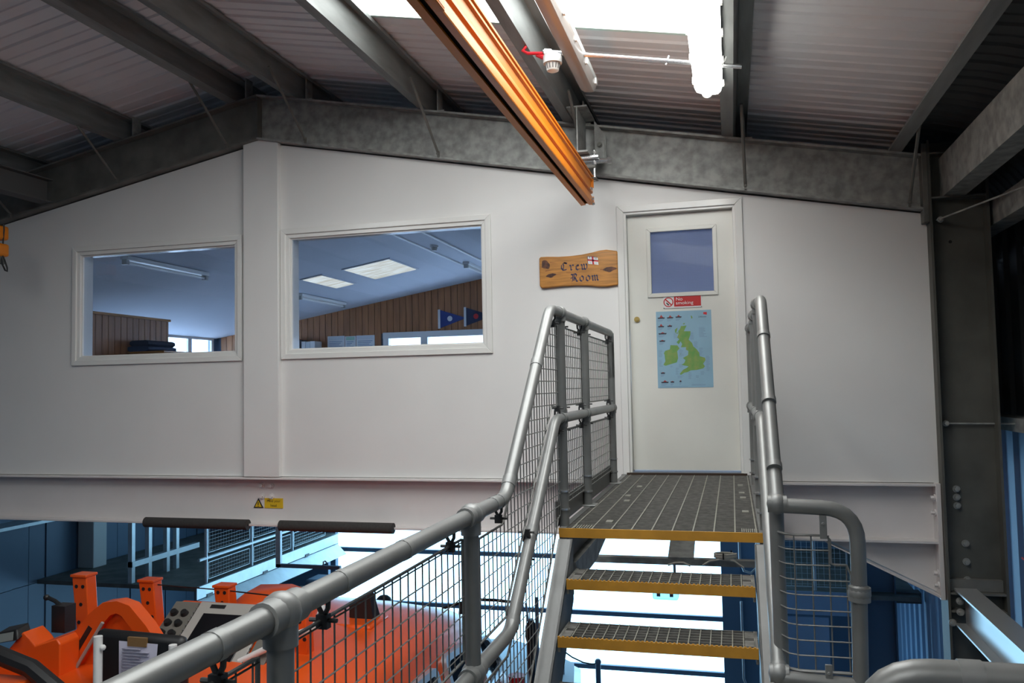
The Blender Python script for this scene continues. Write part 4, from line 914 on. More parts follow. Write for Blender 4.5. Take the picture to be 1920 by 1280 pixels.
def gallery(name, lab, X0, X1, y0, y1, z, xf, sgn, ys, m=M_palesteel):
    """side gallery: deck, fascia channels facing the hall, mesh guard rail at xf"""
    t = thing(name, ((X0 + X1) / 2, (y0 + y1) / 2, z), lab, 'gallery', 'side galleries above the boat hall')
    obj('deck', MB().box(X0, X1, y0, y1, z - .05, z), M_galvd, t, smooth=False)
    fas = obj('fascia', MB().box(xf, xf + sgn * .012, y0, y1, z - .155, z + .01).box(xf, xf + sgn * .05, y0, y1, z - .002, z + .01), m, t, smooth=False)
    obj('lower_fascia', MB().hexa([(xf, y0, z - .17), (xf + sgn * .16, y0, z - .33), (xf + sgn * .16, y1, z - .33), (xf, y1, z - .17)], [(xf - sgn * .01, y0, z - .18), (xf + sgn * .15, y0, z - .34), (xf + sgn * .15, y1, z - .34), (xf - sgn * .01, y1, z - .18)]), m, t, smooth=False)
    for y in (y0 + .2, y0 + 1.5, y0 + 2.7): obj('fixing', MB().box(xf + sgn * .012, xf + sgn * .02, y, y + .12, z - .165, z - .13), M_black, fas, smooth=False)
    for y in ys: obj('post', MB().cyl((xf, y, z), (xf, y, z + 1.08), .021, 10), M_palesteel, t)
    obj('top_rail', MB().cyl((xf, ys[0] - .15, z + 1.08), (xf, ys[-1] + .6, z + 1.08), .021, 10), M_palesteel, t)
    obj('mid_rail', MB().cyl((xf, ys[0] - .15, z + .32), (xf, ys[-1] + .6, z + .32), .021, 10), M_palesteel, t)
    yy = list(ys) + [ys[-1] + 1.1]
    for a, b in zip(yy[:-1], yy[1:]):
        for lo, hi in ((z + .05, z + .26), (z + .38, z + 1.0)): mesh_panel(t, xf, a + .05, min(b, y1) - .05, (lambda v: (lambda y: v))(lo), (lambda v: (lambda y: v))(hi), .06, .045, M_palesteel)
    legs = [y0 + .1, y1 - .3]
    for y in legs: obj('leg', MB().box(xf - sgn * .10, xf - sgn * .02, y, y + .08, GZ, z - .05), M_navysteel, t, smooth=False)
    return t
gl_ = gallery('side_gallery', 'pale galvanised side gallery with mesh guard rail along the left wall', -8.9, -6.5, 2.88, 6.7, -2.40, -6.5, 1, [3.08, 4.11, 5.21])
gr_ = gallery('side_gallery', 'blue side gallery with mesh guard rail seen through the right corner mesh', .45, 1.95, 4.0, 6.7, -2.42, .45, -1, [4.1, 5.1, 6.1], M_cladl)
obj('end_fascia', MB().box(.45, 1.25, 3.98, 4.0, -2.66, -2.40), M_cladl, gr_, smooth=False)
obj('under_panel', MB().box(.52, .98, 4.02, 4.05, GZ, -2.70), M_cladl, gr_, smooth=False)
mp = obj('mesh_panel', MB().tube([(.5, 4.05, -2.36), (1.2, 4.05, -2.36), (1.2, 4.05, -1.45), (.5, 4.05, -1.45)], .012, 6, closed=True).cyl((.85, 4.05, -2.40), (.85, 4.05, -1.4), .018, 8), M_palesteel, gr_)
w = MB()
for i in range(12): w.wire((.53 + i * .06, 4.05, -2.36), (.53 + i * .06, 4.05, -1.45))
for i in range(15): w.wire((.5, 4.05, -2.33 + i * .06), (1.2, 4.05, -2.33 + i * .06))
obj('wire_mesh', w, M_palesteel, mp, smooth=False, kind='stuff')
sc2 = thing('steel_column', (1.5, 4.2, GZ), 'dark steel column beyond the white beam haunch', 'column')
obj('shaft', MB().box(1.36, 1.375, 4.1, 4.3, GZ, -.79).box(1.70, 1.715, 4.1, 4.3, GZ, -.79).box(1.375, 1.70, 4.19, 4.21, GZ, -.79), M_navysteel, sc2, smooth=False)
obj('cleat', MB().box(1.715, 1.98, 4.12, 4.28, -2.52, -2.40), M_dark, sc2, smooth=False)
# pale studs and boxed post by the left wall
sf = thing('stud_frame', (-7.5, 3.4, -2.40), 'pale galvanised stud frame standing on the left gallery', 'frame')
for y in (2.95, 3.27, 3.63, 3.83): obj('stud', MB().box(-7.53, -7.47, y - .03, y + .03, -2.40, -1.35), M_palesteel, sf, smooth=False)
obj('rail', MB().box(-7.54, -7.46, 2.92, 4.3, -2.20, -2.13), M_palesteel, sf, smooth=False)
obj('rail', MB().box(-7.54, -7.46, 2.92, 4.3, -1.62, -1.55), M_palesteel, sf, smooth=False)
o = obj('boxed_post', MB().box(-8.92, -8.66, 3.60, 3.86, -2.40, -.79), mat('cream_cladding', (.62, .62, .60), .5), bevel=.01, at=(-8.8, 3.7, -2.4)); tag(o, 'cream boxed post against the left wall beside the studs', 'post')
o = obj('wall_tray', MB().prism([(-8.93, -1.66), (-8.78, -1.66), (-8.78, -1.62), (-8.93, -1.58)], 'y', 1.0, 3.55), M_palesteel, smooth=False, at=(-8.85, 2.3, -1.6)); tag(o, 'pale cable tray running along the left wall under the beam', 'cable tray')
hb = thing('hanging_bracket', (-4.8, 2, -1.9), 'thin L-shaped steel bracket hanging under the crew room floor', 'bracket')
obj('drop_bar', MB().box(-4.862, -4.805, 1.98, 2.02, -1.90, -1.105), M_palesteel, hb, smooth=False)
obj('arm', MB().box(-4.862, -4.10, 1.98, 2.02, -1.905, -1.868), M_navysteel, hb, smooth=False)
obj('hook', MB().tube([(-4.30, 2, -1.87), (-4.30, 2, -1.83), (-4.28, 2, -1.82), (-4.26, 2, -1.84)], .008, 6), M_galv, hb)
wi = thing('winch', (-6.15, 5.5, -3.2), 'grey winch housing below the left gallery near the boat door', 'winch')
obj('housing', MB().box(-6.35, -5.95, 5.3, 5.7, -3.0, -2.84), M_navysteel, wi, bevel=.04); obj('cover', MB().box(-6.42, -6.05, 5.1, 5.3, -3.06, -2.93), M_grey, wi, bevel=.03)
obj('stand', MB().box(-6.3, -6.0, 5.35, 5.65, GZ, -3.0), M_navysteel, wi, smooth=False)
hs = thing('hose_loops', (.06, 3, -2.9), 'pale hose hanging in loops behind the right stair stringer', 'hose')
for z0_, z1_ in ((-2.0, -1.45), (-2.72, -2.30), (-3.22, -2.82)):
    obj('hose_loop', MB().tube([(.02, 3.0, z1_), (.02, 3.0, z0_ + .12), (.06, 3.0, z0_ + .02), (.13, 3.0, z0_), (.19, 3.0, z0_ + .06), (.20, 3.0, z1_)], .013, 8), M_palesteel, hs)
obj('hook_rail', MB().box(-.02, .24, 2.98, 3.02, -1.47, -1.42).cyl((.11, 3, -1.42), (.11, 3, -.79), .012, 8).box(.20, .235, 2.985, 3.015, -3.3, -1.45), M_navysteel, hs, smooth=False)
ib = thing('tie_beam', (1.43, -.3, -1.5), 'pale steel I-beam running from the right column towards the camera', 'beam')
obj('i_section', MB().box(1.365, 1.50, -5.6, -.11, -1.385, -1.373).box(1.428, 1.437, -5.6, -.11, -1.60, -1.385).box(1.365, 1.50, -5.6, -.11, -1.612, -1.60), mat('pale_beam_paint', (.50, .50, .49), .28, .55), ib, smooth=False)
b0 = obj('bolt', bolt_mb((1.40, -.10, -1.46), 'y', .016, .03), M_galv, ib); copies(b0, [(0, 0, -.07), (-.05, 0, -.14)])

# ------------------------------------------------------------------ lifeboat
BX = -3.45
bt = thing('lifeboat', (BX, 1.5, GZ), 'orange lifeboat with upper helm console and windowed wheelhouse below the crew room', 'boat')
def sect(y, zc, ze, w, zlow, flare=.27):
    r = [(0, zc), (.45 * w, zc - .015), (.78 * w, zc - (zc - ze) * .35), (.95 * w, ze + .015), (w, ze - .03), (w + .02, ze - .07), (w + flare, zlow)]
    return [(BX + x, y, z) for x, z in r] + [(BX - x, y, z) for x, z in reversed(r[1:])]
st_ = [(-1.75, -1.80, -1.88, 1.12, -2.9), (-1.0, -1.77, -1.87, 1.14, -2.9), (-.2, -1.735, -1.88, 1.15, -2.95), (.25, -1.75, -1.92, 1.15, -3.0), (.65, -1.83, -1.98, 1.14, -3.0), (1.1, -1.97, -2.10, 1.12, -3.1), (1.5, -2.12, -2.28, 1.08, -3.1), (1.95, -2.42, -2.60, 1.02, -3.2), (2.4, -2.90, -3.05, .95, -3.3)]
obj('wheelhouse', MB().loft([sect(*s) for s in st_]), M_boat, bt, ang=50)
hull = []
for y, w, zd, zk in ((-4.0, 1.80, -3.05, -4.6), (-2, 1.95, -3.0, -4.7), (0, 1.98, -3.0, -4.75), (2, 1.92, -3.1, -4.75), (4, 1.55, -3.45, -4.7), (5.2, .95, -3.70, -4.55), (6.0, .25, -3.80, -4.3)):
    r = [(0, zd + .05), (w * .6, zd + .03), (w, zd), (w * .98, zd - .25), (w * .8, zk + .5), (w * .2, zk)]
    hull.append([(BX + x, y, z) for x, z in r] + [(BX - x, y, z) for x, z in reversed(r[1:])])
obj('hull', MB().loft(hull), M_navy, bt, ang=40)
fd = MB()
fdr = []
for y, w, zd in ((-4.0, 1.72, -2.99), (-2, 1.87, -2.94), (0, 1.9, -2.94), (2, 1.84, -3.04), (4, 1.47, -3.39), (5.2, .87, -3.63), (5.9, .22, -3.74)): fdr.append([(BX + w, y, zd), (BX - w, y, zd), (BX - w, y, zd - .05), (BX + w, y, zd - .05)])
obj('deck', fd.loft(fdr), mat('grey_blue_deck', (.30, .36, .42), .6), bt, smooth=False)
for s in (-1, 1):
    ry = [(-1.5, 1.78), (.2, 1.82), (1.8, 1.75), (3.2, 1.50), (4.4, 1.15)]
    pts = [(BX + s * w, y, -2.55 - max(0, y - 1) * .16) for y, w in ry]
    g = obj('guard_rail', MB().tube(pts, .016, 8), M_alu, bt)
    for p in pts: obj('stanchion', MB().cyl((p[0], p[1], p[2] - .55), p, .014, 8), M_alu, g)
# wheelhouse windows on the starboard side
def boat_window(pts, off=.0):
    """pts: rounded outline as (y, z); placed on the sloping cabin side"""
    n = 6; c = [(sum(p[0] for p in pts) / len(pts)), (sum(p[1] for p in pts) / len(pts))]
    rd = []
    L = len(pts)
    for i in range(L):
        a, b, d = Vector(pts[i - 1]), Vector(pts[i]), Vector(pts[(i + 1) % L]); u = (a - b); v = (d - b); r = .07
        A, B = b + u.normalized() * r, b + v.normalized() * r
        rd += [tuple((1 - t) ** 2 * A + 2 * (1 - t) * t * b + t * t * B) for t in [k / n for k in range(n + 1)]]
    X = lambda y, z, e: BX + 1.16 - max(0, y - .6) * .09 + .245 * (-1.94 - z) + e
    k = .80
    ins = [(c[0] + (p[0] - c[0]) * k, c[1] + (p[1] - c[1]) * k) for p in rd]
    m = len(rd)
    vs = [(X(y, z, .045), y, z) for y, z in rd] + [(X(y, z, .045), y, z) for y, z in ins] + [(X(y, z, -.03), y, z) for y, z in rd] + [(X(y, z, .015), y, z) for y, z in ins]
    fs = [(i, (i + 1) % m, m + (i + 1) % m, m + i) for i in range(m)] + [(i, 2 * m + i, 2 * m + (i + 1) % m, (i + 1) % m) for i in range(m)] + [(m + i, m + (i + 1) % m, 3 * m + (i + 1) % m, 3 * m + i) for i in range(m)]
    f = obj('cabin_window', MB().add(vs, fs), M_alu, bt, ang=40)
    obj('pane', MB().add([(X(y, z, .018), y, z) for y, z in ins], [tuple(range(m))]), M_dglass, f, smooth=False)
boat_window([(-.80, -2.06), (-.20, -2.08), (-.16, -2.55), (-.80, -2.52)])
boat_window([(-.02, -2.07), (.52, -2.11), (.60, -2.58), (-.02, -2.56)])
boat_window([(.78, -2.16), (1.15, -2.24), (1.55, -2.62), (.82, -2.62)])
# upper helm
hc = obj('helm_console', MB().hexa([(-4.02, -1.30, -2.0), (-3.02, -1.30, -2.0), (-3.02, -.62, -1.9), (-4.02, -.62, -1.9)], [(-4.02, -1.28, -1.86), (-3.02, -1.28, -1.86), (-3.06, -.80, -1.515), (-3.98, -.80, -1.515)]), M_boat, bt, bevel=.02)
# local frame of the sloping fascia (u along x, v up the slope)
A0 = Vector((-4.0, -1.285, -1.845)); UV = Vector((0, .48, .345)).normalized(); NN = Vector((0, -UV.z, UV.y))
def fac(u, v, e): p = Vector((u, A0.y, A0.z)) + UV * v + NN * e; return tuple(p)
def fbox(u0, u1, v0, v1, e0, e1, mb=None):
    mb = mb or MB(); return mb.hexa([fac(u0, v0, e0), fac(u1, v0, e0), fac(u1, v1, e0), fac(u0, v1, e0)], [fac(u0, v0, e1), fac(u1, v0, e1), fac(u1, v1, e1), fac(u0, v1, e1)])
pn = obj('instrument_panel', fbox(-3.78, -3.20, .02, .545, .0, .022), mat('warm_grey_panel', (.40, .38, .35), .4), hc, bevel=.006)
obj('screen', fbox(-3.70, -3.28, .06, .44, .022, .030), mat('black_screen', (.008, .008, .01), .12), hc, bevel=.004, label='black display screen')
obj('card_slot', fbox(-3.68, -3.56, .49, .52, .022, .026), M_black, hc, smooth=False)
obj('switch_panel', fbox(-3.99, -3.79, .02, .54, .0, .018), mat('dark_taupe_panel', (.16, .15, .13), .5), hc, bevel=.004)
for i in range(5):
    for j_ in range(2):
        p = fac(-3.94 + j_ * .085, .08 + i * .088, .018); q = fac(-3.94 + j_ * .085, .08 + i * .088, .046)
        obj('switch', MB().cyl(p, q, .030, 12, .022), M_black, hc)
obj('switch_panel', fbox(-3.18, -3.04, .02, .54, .0, .018), mat('dark_taupe_panel', (.16, .15, .13), .5), hc, bevel=.004)
sc_ = MB()
for i in range(14): 
    v = .03 + i * .038
    for u in (-3.785, -3.195): p, q = fac(u, v, .02), fac(u, v, .026); sc_.cyl(p, q, .006, 6)
obj('panel_screw', sc_, M_chrome, hc, kind='stuff')
sb = obj('seat_back', MB().hexa([(-3.93, -1.76, -2.2), (-3.27, -1.76, -2.2), (-3.27, -1.66, -2.2), (-3.93, -1.66, -2.2)], [(-3.93, -1.74, -1.47), (-3.29, -1.74, -1.485), (-3.29, -1.66, -1.485), (-3.93, -1.66, -1.47)]), M_black, bt, bevel=.04)
obj('paper_note', MB().hexa([(-3.72, -1.765, -1.78), (-3.47, -1.765, -1.78), (-3.455, -1.749, -1.53), (-3.735, -1.749, -1.525)], [(-3.72, -1.768, -1.78), (-3.47, -1.768, -1.78), (-3.455, -1.752, -1.53), (-3.735, -1.752, -1.525)]), mat('lilac_paper', (.62, .60, .72), .7), sb, smooth=False)
pl = MB()
for i in range(9): z = -1.565 - i * .018; pl.box(-3.70, -3.70 + (.19 if i % 3 else .13), -1.7695 + (-1.565 - z) * 0 - .0005 - .0006 * i, -1.757, z - .0025, z + .0025)
obj('note_print', pl, mat('note_grey', (.34, .33, .42), .7), sb, smooth=False, kind='stuff')
obj('brown_tape', MB().box(-3.665, -3.53, -1.762, -1.745, -1.55, -1.495), mat('brown_tape', (.23, .13, .05), .4), sb, smooth=False)
obj('grab_post', MB().cyl((-3.76, -1.90, -2.3), (-3.76, -1.90, -1.455), .026, 14).ball((-3.725, -1.90, -1.52), .018, 10), M_plastic, bt)
obj('grab_post', MB().cyl((-3.235, -1.90, -2.3), (-3.235, -1.90, -1.475), .024, 14), M_plastic, bt)
obj('white_rail', pipe([(-3.60, -1.22, -2.0), (-3.40, -1.22, -1.87), (-2.88, -1.2, -1.62), (-2.70, -1.15, -1.55), (-2.68, -1.1, -1.42)], .022, .06), M_plastic, bt)
def holed_post(x, y, z0_, z1_, w=.13, lean=.03):
    p = obj('bracket_post', MB().hexa([(x - w * .42 + lean, y - .05, z0_), (x + w * .42 + lean, y - .05, z0_), (x + w * .42 + lean, y + .05, z0_), (x - w * .42 + lean, y + .05, z0_)], [(x - w * .5, y - .05, z1_), (x + w * .5, y - .05, z1_), (x + w * .5, y + .05, z1_), (x - w * .5, y + .05, z1_)]), M_boat, bt, bevel=.008)
    obj('top_cap', MB().box(x - w * .54, x + w * .54, y - .06, y + .06, z1_ - .012, z1_ + .008), M_boat, p, bevel=.004)
    hm = MB(); n = 4
    for i in range(n):
        t = (i + .6) / n; z = z1_ + (z0_ - z1_) * t; xo = x + lean * t
        for d in ((-.028, .028) if i % 2 == 0 else (.0,)): hm.cyl((xo + d, y - .053, z), (xo + d, y - .048, z), .014, 10)
    obj('bolt_hole', hm, M_black, p)
holed_post(-4.42, -.60, -1.85, -1.435, .135, .05); holed_post(-3.76, -.60, -1.75, -1.45, .13, .03); holed_post(-5.07 + .35, -.95, -1.85, -1.33, .13, .05)
holed_post(-2.92, -.95, -1.85, -1.385, .10, .03)
obj('instrument_hood', MB().loft([[(-3.82, y, -1.80), (-3.82 + .05, y, z + .0), (-3.70, y, z + .05), (-3.42, y, z + .065), (-3.33, y, z + .04), (-3.28, y, -1.80)] for y, z in ((-.52, -1.66), (-.42, -1.60), (-.2, -1.585), (-.02, -1.66))]), M_boat, bt, ang=40)
cpm = obj('compass', MB().cyl((-3.69, -.55, -1.74), (-3.69, -.55, -1.69), .115, 20), M_black, bt)
obj('dome', MB().ball((-3.69, -.55, -1.69), .105, 18, 1, 1, .75), mat('black_dome', (.015, .015, .016), .1), cpm)
obj('black_plate', MB().hexa([(-2.92, -.22, -1.80), (-2.90, -.12, -1.80), (-2.70, -.12, -1.76), (-2.72, -.22, -1.76)], [(-2.92, -.22, -1.665), (-2.90, -.18, -1.66), (-2.73, -.18, -1.555), (-2.745, -.22, -1.555)]), M_black, bt, bevel=.004)
obj('plate_foot', MB().box(-3.0, -2.66, -.40, -.05, -1.80, -1.755), M_boat, bt, bevel=.02)
obj('roof_light', MB().ball((-3.165, 1.0, -1.945), .075, 12, 1, 1, .8).cyl((-3.165, 1.0, -2.0), (-3.165, 1.0, -1.94), .05, 10), M_black, bt)
obj('roof_aerial', MB().tube([(-3.02, 2.2, -2.31), (-2.9, 2.2, -2.27), (-2.75, 2.2, -2.225), (-2.61, 2.2, -2.203), (-2.45, 2.2, -2.20), (-2.25, 2.2, -2.212)], .016, 8).cyl((-2.82, 2.2, -2.25), (-2.83, 2.2, -2.36), .02, 8).cyl((-2.70, 2.2, -2.21), (-2.85, 2.1, -2.9), .014, 8), M_black, bt)
# port side arch, pod and hoses
ar = obj('console_arch', MB().loft([[(x + dx * a - 0, -1.40 + e, z + dz * a) for a, e in ((-1, -.05), (1, -.05), (1, .05), (-1, .05))] for x, z, dx, dz in ((-4.62, -2.1, .075, -.04), (-4.36, -1.73, .07, -.05), (-4.18, -1.50, .05, -.035), (-4.09, -1.425, .03, -.04), (-4.01, -1.41, 0, -.04), (-3.94, -1.43, -.03, -.035), (-3.82, -1.55, -.04, -.03), (-3.72, -1.68, -.04, -.03))]), M_boat, bt, ang=30)
obj('arch_web', MB().prism([(-4.56, -2.1), (-4.36, -1.75), (-4.18, -1.52), (-4.08, -1.445), (-4.0, -1.43), (-3.93, -1.455), (-3.82, -1.575), (-3.73, -1.70), (-3.73, -2.1)], 'y', -1.40, -1.37), M_boat, ar, smooth=False)
obj('trim_strip', MB().tube([(-4.50, -1.47, -2.1), (-4.26, -1.47, -1.745), (-4.10, -1.47, -1.51)], .012, 6), mat('grey_trim', (.35, .34, .32), .5), ar)
obj('arch_slot', MB().hexa([(-4.34, -1.452, -1.70), (-4.31, -1.452, -1.72), (-4.20, -1.452, -1.56), (-4.23, -1.452, -1.54)], [(-4.34, -1.449, -1.70), (-4.31, -1.449, -1.72), (-4.20, -1.449, -1.56), (-4.23, -1.449, -1.54)]), M_black, ar, smooth=False)
pd = obj('instrument_pod', MB().hexa([(-4.80, -1.66, -1.64), (-4.60, -1.66, -1.60), (-4.60, -1.55, -1.56), (-4.80, -1.55, -1.60)], [(-4.79, -1.64, -1.57), (-4.63, -1.64, -1.535), (-4.63, -1.54, -1.515), (-4.79, -1.54, -1.55)]), M_black, bt, bevel=.008)
obj('pod_display', MB().hexa([(-4.77, -1.662, -1.625), (-4.635, -1.662, -1.598), (-4.645, -1.648, -1.548), (-4.765, -1.648, -1.572)], [(-4.77, -1.668, -1.625), (-4.635, -1.668, -1.598), (-4.645, -1.655, -1.548), (-4.765, -1.655, -1.572)]), mat('grey_display', (.22, .25, .24), .3), pd, smooth=False)
obj('pod_bracket', MB().prism([(-4.74, -1.70), (-4.60, -1.555), (-4.54, -1.60), (-4.50, -1.64), (-4.33, -1.585), (-4.30, -1.62), (-4.30, -2.1), (-4.74, -2.1)], 'y', -1.62, -1.45), M_boat, bt, bevel=.008)
obj('throttle', MB().box(-4.58, -4.47, -1.40, -1.30, -1.62, -1.44).tube([(-4.53, -1.35, -1.46), (-4.60, -1.35, -1.42), (-4.66, -1.35, -1.40)], .014, 8).ball((-4.67, -1.35, -1.40), .022, 10), M_black, bt)
obj('hose', MB().tube([(-4.70, -2.0, -1.50), (-4.38, -2.0, -1.58), (-4.15, -2.0, -1.64), (-3.95, -2.0, -1.76), (-3.80, -2.0, -1.95)], .055, 10), M_black, bt)
obj('side_coaming', MB().box(-4.75, -4.15, -2.15, -1.95, -2.6, -1.70).box(-4.75, -4.62, -2.15, -1.0, -2.6, -1.72), M_boat, bt, bevel=.02)
obj('stay_wire', MB().tube([(-4.42, -.60, -1.47), (-3.76, -.60, -1.49), (-2.92, -.95, -1.43)], .005, 6), M_black, bt)
obj('bridge_deck', MB().box(-4.6, -2.4, -2.6, -1.7, -2.62, -2.55), M_black, bt)
cr_ = thing('boat_cradle', (BX, 1, GZ), 'dark steel cradle carrying the lifeboat hull', 'cradle')
for y in (-2.0, 1.0, 3.6): obj('cross_beam', MB().box(BX - 1.6, BX + 1.6, y - .1, y + .1, GZ + .02, GZ + .22).box(BX - 1.5, BX - 1.2, y - .08, y + .08, GZ + .2, GZ + .58).box(BX + 1.2, BX + 1.5, y - .08, y + .08, GZ + .2, GZ + .58), M_navysteel, cr_, smooth=False)
mp_ = thing('mooring_post', (-1.85, 5.0, GZ), 'thin dark post with a rope seen under the stair treads', 'post')
obj('post', MB().cyl((-1.85, 5.0, GZ), (-1.85, 5.0, -3.68), .035, 10).ball((-1.85, 5.0, -3.68), .045, 10), M_navysteel, mp_)
obj('rope', MB().tube([(-2.34, 5.0, -3.55), (-2.2, 5.0, -3.64), (-2.05, 5.0, -3.70), (-1.93, 5.0, -3.715), (-1.85, 5.0, -3.70)], .010, 6), M_black, mp_)
# gear hanging beyond the mesh beside the stairs
ge = thing('hanging_gear', (-2.02, 2.0, -3.04), 'dark gear hanging on a post between the handrail and the stairs', 'gear')
obj('pole', MB().cyl((-1.96, 2.0, -3.04), (-1.96, 2.0, -2.10), .018, 8), M_navysteel, ge)
obj('bag', MB().loft([[(-2.02 + w * math.cos(a), 2.0 + .05 * math.sin(a), z) for a in [2 * math.pi * i / 10 for i in range(10)]] for z, w in ((-2.32, .02), (-2.39, .06), (-2.49, .065), (-2.56, .045), (-2.94, .035))]), M_black, ge)
obj('strap', MB().tube([(-2.07, 2.0, -2.16), (-2.05, 2.0, -2.32), (-2.0, 2.0, -2.6), (-1.97, 2.0, -2.95)], .012, 6), M_cladl, ge)
rd_ = thing('red_drum', (-2.13, 1.85, -3.03), 'dark red drum at the foot of the hanging gear', 'drum')
obj('body', MB().cyl((-2.14, 1.85, -3.03), (-2.14, 1.85, -2.84), .08, 16), M_red, rd_); obj('lid', MB().cyl((-2.14, 1.85, -2.84), (-2.14, 1.85, -2.825), .084, 16), M_red, rd_)

# ------------------------------------------------------------------ crew room contents
def crew_light(x, y0, y1, lab):
    t = thing('ceiling_light', (x, (y0 + y1) / 2, cz(x) - .08), lab, 'light', 'unlit tubes on the crew room ceiling')
    obj('body', MB().box(x - .05, x + .05, y0, y1, cz(x) - .045, cz(x) - .004), M_plastic, t, bevel=.006)
    obj('tube', MB().cyl((x, y0 + .04, cz(x) - .07), (x, y1 - .04, cz(x) - .07), .016, 10), M_plastic, t)
    for y in (y0, y1 - .04): obj('end_cap', MB().box(x - .03, x + .03, y, y + .04, cz(x) - .095, cz(x) - .04), M_grey, t, smooth=False)
crew_light(-6.10, 4.75, 6.2, 'tube light on the crew room ceiling below the small roof light'); crew_light(-6.06, 1.06, 2.45, 'tube light on the crew room ceiling seen in the smaller window'); crew_light(-3.56, 4.85, 6.3, 'tube light near the ridge of the crew room ceiling')
for x, lab in ((-3.74, 'left of two thin conduits along the crew room ceiling'), (-3.2, 'right of two thin conduits along the crew room ceiling')):
    o = obj('ceiling_conduit', MB().cyl((x, 1.0, cz(x) - .016), (x, 6.8, cz(x) - .016), .014, 8), M_plastic, at=(x, 4, cz(x) - .016)); tag(o, lab, 'pipe', 'crew room conduits')
dt = thing('smoke_detector', (-3.5, 3.4, cz(-3.5)), 'small dark smoke detector on the crew room ceiling seen through the larger window', 'detector')
obj('base', MB().cyl((-3.5, 3.4, cz(-3.5)), (-3.5, 3.4, cz(-3.5) - .03), .055, 14), M_plastic, dt); obj('chamber', MB().cyl((-3.5, 3.4, cz(-3.5) - .03), (-3.5, 3.4, cz(-3.5) - .07), .045, 14, .03), M_grey, dt)
M_pen = mat('blue_pennant', (.03, .05, .22), .7); M_pen2 = mat('dark_pennant', (.02, .025, .07), .7)
for x, z, m, lab in ((-4.67, 1.16, M_pen, 'blue triangular pennant pinned to the pine wall'), (-4.215, 1.18, M_pen2, 'dark triangular pennant pinned to the pine wall by the window edge')):
    t = thing('pennant', (x, YG - .035, z), lab, 'pennant', 'pennants on the crew room wall')
    obj('cloth', MB().prism([(x, z - .15), (x, z + .15), (x + .46, z)], 'y', YG - .04, YG - .033), m, t, smooth=False)
    obj('hoist_edge', MB().box(x - .04, x, YG - .042, YG - .032, z - .16, z + .16), M_paper, t, smooth=False)
    obj('emblem', MB().cyl((x + .17, YG - .045, z), (x + .17, YG - .04, z), .045, 12), M_paper if m is M_pen else M_red, t)
for i, (x0, x1, z0_, z1_, c, lab) in enumerate(((-6.74, -6.42, .60, .94, (.66, .70, .72), 'white notice sheet on the pine wall, leftmost of three'), (-6.41, -6.21, .60, .93, (.40, .62, .50), 'notice sheet with a green heading between two white ones'), (-6.20, -5.86, .60, .935, (.68, .70, .74), 'white notice sheet on the pine wall next to the window'))):
    t = thing('notice', ((x0 + x1) / 2, YG - .035, z0_), lab, 'notice', 'notices on the crew room wall')
    obj('sheet', MB().box(x0, x1, YG - .038, YG - .032, z0_, z1_), M_paper, t, smooth=False)
    obj('heading', MB().box(x0 + .02, x1 - .02, YG - .040, YG - .038, z1_ - .07, z1_ - .01), mat('notice_%d' % i, c, .7), t, smooth=False)
    tb = MB()
    for k_ in range(8): tb.box(x0 + .03, x1 - .04 - .03 * (k_ % 3), YG - .0395, YG - .038, z1_ - .10 - k_ * .028, z1_ - .09 - k_ * .028)
    obj('print', tb, M_lines, t, smooth=False, kind='stuff')
cols = [(.10, .16, .32), (.35, .04, .06), (.16, .17, .2), (.62, .62, .62), (.55, .58, .6), (.7, .7, .68)]
labs = ['dark blue book on the crew room shelf', 'dark red book on the crew room shelf', 'black book on the crew room shelf', 'light grey file, first of three on the crew room shelf', 'pale file between the grey and white ones on the shelf', 'white file, last on the crew room shelf']
x = -7.38
sh = thing('bookshelf', (-7.0, 6.7, .5), 'wooden shelf on the pine wall holding books and files', 'shelf')
obj('shelf_board', MB().box(-7.45, -6.75, 6.55, 6.868, .46, .49), M_wood, sh, smooth=False); obj('shelf_bracket', MB().box(-7.12, -7.08, 6.6, 6.868, .36, .46), M_wood, sh, smooth=False)
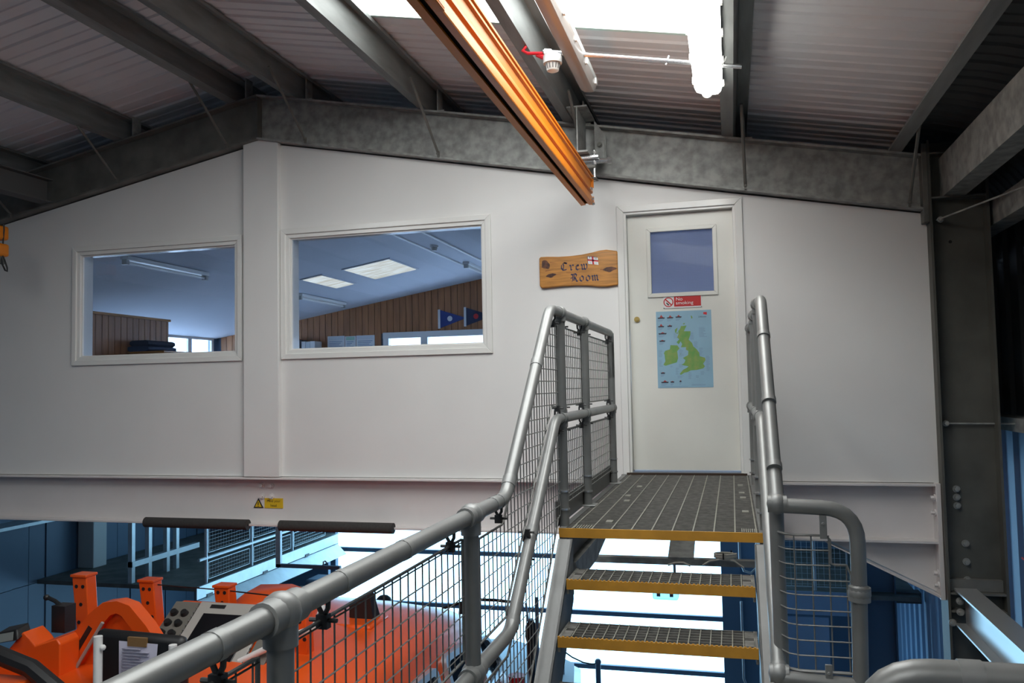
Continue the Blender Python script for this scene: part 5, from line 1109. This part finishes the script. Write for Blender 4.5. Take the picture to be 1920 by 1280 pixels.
for i, (c, lab) in enumerate(zip(cols, labs)):
    w_ = (.08, .07, .09, .07, .08, .09)[i]; hh = (.40, .41, .39, .36, .355, .36)[i]
    if i == 3: x += .03
    t = thing('book', (x + w_ / 2, 6.72, .49), lab, 'book', 'books and files on the crew room shelf')
    m_ = mat('book_%d' % i, c, .6)
    obj('cover', MB().box(x, x + .006, 6.60, 6.84, .49, .49 + hh).box(x + w_ - .006, x + w_, 6.60, 6.84, .49, .49 + hh).box(x, x + w_, 6.595, 6.604, .49, .49 + hh), m_, t, smooth=False)
    obj('pages', MB().box(x + .006, x + w_ - .006, 6.605, 6.83, .495, .48 + hh), M_paper, t, smooth=False)
    x += w_ + .006
ck = thing('folded_jackets', (-6.55, 2.4, .5), 'dark folded jackets piled on a cabinet beside the crew room partition', 'clothing')
obj('upper_fold', MB().loft([[(-6.66 + a * r_ * .42, 2.27 + b * .24, z) for a, b in ((-.5, -1), (.5, -1), (.6, 0), (.5, 1), (-.5, 1), (-.6, 0))] for z, r_ in ((.56, .45), (.585, .62), (.615, .60), (.63, .45))]), mat('dark_cloth', (.03, .035, .06), .8), ck)
obj('lower_fold', MB().loft([[(-6.66 + a * r_ * .42, 2.26 + b * .25, z) for a, b in ((-.5, -1), (.5, -1), (.6, 0), (.5, 1), (-.5, 1), (-.6, 0))] for z, r_ in ((.50, .5), (.52, .7), (.55, .68), (.56, .5))]), mat('navy_cloth', (.05, .07, .13), .8), ck)
cab = thing('cabinet', (-6.55, 2.4, -.7), 'low wooden cabinet under the folded jackets', 'cabinet')
obj('body', MB().box(-6.79, -6.32, 2.02, 2.73, -.70, .48), M_wood, cab, bevel=.006); obj('top', MB().box(-6.795, -6.30, 2.0, 2.75, .48, .50), M_wood, cab, bevel=.004); obj('cabinet_door', MB().box(-6.32, -6.305, 2.06, 2.69, -.6, .42), M_wood, cab, bevel=.004)

# ------------------------------------------------------------------ finish: raise everything so that the hall floor is z = 0
for o in list(bpy.data.objects):
    if '_o' in o.keys(): del o['_o']
    if o.parent is None: o.location.z += EYE
